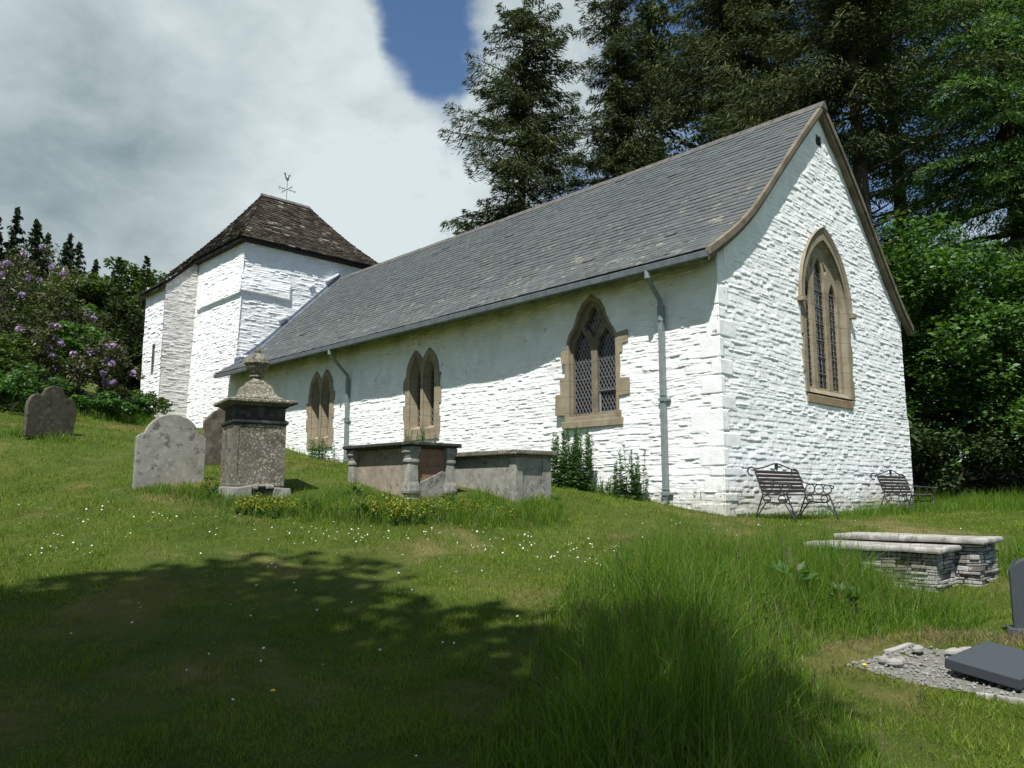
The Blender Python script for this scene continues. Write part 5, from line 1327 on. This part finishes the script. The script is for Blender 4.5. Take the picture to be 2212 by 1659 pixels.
# ------------------------------------------------------------------ grass
def blades(X, Y, H, Wd_, seed, lean=.5, segs=3, zoff=-.015):
    rng = np.random.default_rng(seed); n = len(X); Z = gz(X, Y) + zoff
    a = rng.uniform(0, 6.28, n); d = np.stack([np.cos(a), np.sin(a), 0 * a], -1); f = rng.uniform(0, 6.28, n); s = np.stack([np.cos(f), np.sin(f), 0 * f], -1)
    B = np.stack([X, Y, Z], -1); ln = np.abs(rng.normal(0, lean, n)); k = segs + 1; rings = []
    for i in range(k):
        t = i / segs; c = B + np.array([0, 0, 1]) * (H * t * (1 - .25 * ln * t))[:, None] + d * (H * ln * t * t)[:, None]
        w = (Wd_ * (1 - .88 * t ** 1.3) * .5)[:, None]; rings += [c - s * w, c + s * w]
    V = np.stack(rings, 1).reshape(-1, 3); b = (np.arange(n) * 2 * k)[:, None]
    Q = np.concatenate([b + np.array([2 * i, 2 * i + 1, 2 * i + 3, 2 * i + 2]) for i in range(segs)], 1).reshape(-1, 4)
    return V, Q
def scatter(poly, n, seed):
    rng = np.random.default_rng(seed); P = np.array(poly); x0, y0 = P.min(0); x1, y1 = P.max(0); X = []; Y = []; c = 0
    while c < n:
        x = rng.uniform(x0, x1, n * 2); y = rng.uniform(y0, y1, n * 2); k = inpoly(x, y, poly); X.append(x[k]); Y.append(y[k]); c += k.sum()
    return np.concatenate(X)[:n], np.concatenate(Y)[:n]
def outside_church(X, Y):
    dx, dy = X - C0.x, Y - C0.y; u = dx * UU.x + dy * UU.y; v = dx * VV.x + dy * VV.y
    return ~((u > 0) & (u < 29) & (v > .05) & (v < 9.5))
def soft(X, Y, poly, d):    # 0 at the polygon's border, 1 at distance d inside
    P = np.array(poly); r = np.full(len(X), 1e9)
    for i in range(len(P)):
        a, b = P[i], P[(i + 1) % len(P)]; e = b - a; t = np.clip(((X - a[0]) * e[0] + (Y - a[1]) * e[1]) / (e @ e), 0, 1)
        r = np.minimum(r, np.hypot(X - a[0] - e[0] * t, Y - a[1] - e[1] * t))
    return sstep(0, d, r)
MOUND = [(.72, 8.9), (.30, 7.2), (.02, 5.6), (-.25, 4.0), (-.2, 3.0), (1.9, 3.0), (1.95, 4.4), (2.10, 5.3), (2.25, 6.4), (2.7, 7.0), (3.55, 7.35), (4.3, 7.6), (4.9, 8.3), (4.5, 9.0), (4.2, 9.5), (3.8, 10.3), (3.9, 11.2), (3.3, 11.4), (2.2, 10.8), (1.2, 10.0)]
STRIP = [(-6.2, 12.6), (-5.0, 12.65), (-4.5, 12.1), (-3.5, 12.3), (-2.9, 13.0), (-2.0, 12.9), (-1.6, 12.6), (-.9, 13.2), (0, 13.2), (.7, 13.9), (1.15, 13.5), (.95, 12.5), (.3, 11.7), (-.8, 11.25), (-1.8, 11.0), (-2.8, 11.0), (-3.8, 11.2), (-4.8, 11.6), (-5.8, 12.2)]
BEN = [tuple(Wd(*q).xy) for q in ((-.05, -.3), (-.05, 9.4), (3.0, 9.9), (3.0, 13), (-3.5, 14.5), (-3.2, 9.5), (-1.2, 5), (-.9, 3.2), (-.35, 2.4), (-.30, .2))]
WALLF = [tuple(Wd(*q).xy) for q in ((0, -.02), (21.5, .16), (21.5, -.5), (12, -.32), (5, -.35), (0, -.25))]
RIGHT = [(6.2, 9.4), (5.9, 8.4), (5.4, 7.6), (7.5, 7.4), (11, 11), (14, 16), (11, 15), (8.2, 12.6), (6.4, 11.4)]
LEFT = [(-16, 18.6), (-11, 21.2), (-9.8, 25), (-12.3, 27), (-14, 24), (-19, 21), (-19, 17.5)]
H1P = [(-10.5, 15.9), (-9.1, 15.7), (-8.9, 16.5), (-9.6, 16.9), (-10.6, 16.6)]
parts = []
def patch(poly, n, h, w, seed, border, lean=.45, dist_w=True):
    X, Y = scatter(poly, n, seed); k = outside_church(X, Y); X, Y = X[k], Y[k]
    s = soft(X, Y, poly, border); rng = np.random.default_rng(seed + 1)
    H = h * (.22 + .78 * s) * rng.uniform(.35, 1.2, len(X)) * (.35 + 1.35 * fbm2(X * 2.1, Y * 2.1, seed)); W = w * rng.uniform(.6, 1.3, len(X))
    return X, Y, H, W
def grass(name, label, specs, mat, lean=.45, kind='stuff', segs=3):
    Vs = []
    for i, sp in enumerate(specs):
        X, Y, H, W = patch(*sp); Vs.append(blades(X, Y, H, W, 900 + i, lean, segs))
    V, Q = merge(Vs); o = link(name, np_mesh(name, V, Q), mat); return tag(o, label, 'grass', None, kind)
TFR = [(3.1, 8.6), (3.9, 8.3), (4.3, 9.0), (4.25, 9.7), (3.95, 10.2), (3.8, 11.0), (3.1, 10.8)]
grass('long_grass', 'lush long grass on the unmown mound at the front', [(MOUND, 44000, .56, .0080, 1, 1.0)], M['grass_tall'], .50)
grass('rough_grass', 'rough grass fringing tombs, benches, walls and far bushes', [(STRIP, 16000, .27, .009, 2, .35), (BEN, 19000, .36, .011, 3, .4), (WALLF, 2600, .22, .011, 4, .15), (RIGHT, 17000, .46, .009, 5, .6), (LEFT, 9000, .32, .015, 6, .8), (H1P, 900, .25, .013, 7, .3), (TFR, 5200, .60, .009, 16, .35)], M['grass_tall'], .5)
DRY1 = [(2.5, 6.3), (2.7, 6.7), (3.3, 7.1), (4.0, 6.9), (5.2, 6.4), (5.2, 7.2), (4.3, 7.5), (3.3, 7.35), (2.5, 6.9)]
grass('dry_grass', 'straw coloured dead grass round the gravel grave and among the tufts', [(DRY1, 2600, .11, .008, 8, .15), (MOUND, 2600, .42, .006, 9, .6), (STRIP, 1900, .24, .009, 10, .3), (RIGHT, 700, .3, .008, 12, .4)], M['grass_dry'], .7)
# seed heads above the long grass
X, Y, H, W = patch(MOUND, 620, .80, .004, 14, .5); V, Q = blades(X, Y, H + .12, W * 0 + .0045, 15, .25, 3)
rng = np.random.default_rng(4); a = V.reshape(len(X), 8, 3)[:, 6:].mean(1)
C = np.repeat(a, 5, 0) + rng.normal(0, .006, (len(a) * 5, 3)) - np.tile(np.arange(5) * .015, len(a))[:, None] * np.array([0, 0, 1])
V2, Q2 = cards(C, np.array([0, 0, 1.0]) + rng.normal(0, .25, C.shape), rng.normal(0, 1, C.shape), .026, .0065)
V, Q = merge([(V, Q), (V2, Q2)]); tag(link('seed_heads', np_mesh('seed_heads', V, Q), M['seed']), 'thin brown grass seed heads standing above the mound', 'grass', None, 'stuff')
# mown lawn blades
rng = np.random.default_rng(12); n = 430000
Dp = 3.2 + (24 - 3.2) * rng.random(n) ** 1.35; Xp = rng.uniform(-.75, .72, n) * Dp * .97; k = outside_church(Xp, Dp) & ~inpoly(Xp, Dp, gp); Xp, Dp = Xp[k], Dp[k]
bare = fbm2(Xp * .55 + 4, Dp * .44 + 8, 33); k = rng.random(len(Xp)) < 1.15 - .9 * sstep(.52, .68, bare); Xp, Dp = Xp[k], Dp[k]
H = rng.uniform(.016, .052, len(Xp)) * (1 + .02 * Dp) * (.35 + 2.6 * fbm2(Xp * 3.2, Dp * 3.2, 8) ** 2); W = .0035 + .00055 * Dp
V, Q = blades(Xp, Dp, H, W * rng.uniform(.7, 1.3, len(Xp)), 77, .75, 1, -.006)
tag(link('lawn_grass', np_mesh('lawn_grass', V, Q), M['grass_lawn']), 'short mown grass across the churchyard lawn', 'grass', None, 'stuff')
# daisies
rng = np.random.default_rng(31); X = []; Y = []
for (cx, cy, sx_, sy_, m) in ((-4.9, 11.0, 1.3, .35, 60), (-2.2, 10.4, 1.6, .35, 110), (0.2, 10.6, 1.4, .4, 80), (1.4, 10.9, .7, .5, 40), (-5.2, 9.6, .6, .4, 40), (-1.8, 9.3, 1.2, .35, 40), (-3.2, 7.4, 1.2, .5, 28), (.8, 9.6, .6, .25, 26), (3.2, 13.2, .9, .35, 40), (-1, 8, 3, 1.5, 40), (7.5, 13.5, 1.6, 1.2, 18), (-1.6, 5.5, 1.5, .8, 8)):
    X.append(rng.normal(cx, sx_, m)); Y.append(rng.normal(cy, sy_, m))
X = np.concatenate(X); Y = np.concatenate(Y); k = fbm2(X * 1.7, Y * 2.4, 19, 3) + rng.normal(0, .04, len(X)) > .42; X, Y = X[k], Y[k]; Z = gz(X, Y) + rng.uniform(.03, .055, len(X)); n = len(X)
C = np.stack([X, Y, Z], -1); nr = unit(rng.normal(0, .3, (n, 3)) + np.array([0, -.35, 1.0])); t1 = unit(np.cross(nr, [1.0, 0.2, 0])); t2 = np.cross(nr, t1); r = rng.uniform(.006, .0125, n)[:, None]
ring = [C + (t1 * math.cos(k * 1.0472) + t2 * math.sin(k * 1.0472)) * r for k in range(6)]
V = np.stack(ring, 1).reshape(-1, 3); b = (np.arange(n) * 6)[:, None]; Q = np.concatenate([b + np.array([0, 1, 2, 3]), b + np.array([0, 3, 4, 5])], 1).reshape(-1, 4)
tag(link('daisies', np_mesh('daisies', V, Q), M['daisy']), 'white daisies scattered in bands across the lawn', 'flowers', None, 'stuff')
for i, (x, y, lab) in enumerate(((-1.55, 5.35, 'single dandelion open in the shaded foreground grass'), (2.66, 6.2, 'yellow dandelion at the edge of the gravel grave'), (5.9, 9.4, 'yellow dandelion right of the rubble tombs'), (3.56, 5.45, 'yellow dandelion by the kerb in the lower right'))):
    o = empty('dandelion', on_ground(x, y), i, lab, 'flower', 'dandelions'); mb = MB(); mb.tube([(0, 0, 0), (0, 0, .06)], .002, 5); mb.build('stem', M['weed'], o)
    mb = MB(); mb.lathe([(.004, .055), (.016, .062), (.018, .067), (.008, .074)], 10); mb.build('flower_head', M['flower_yellow'], o)
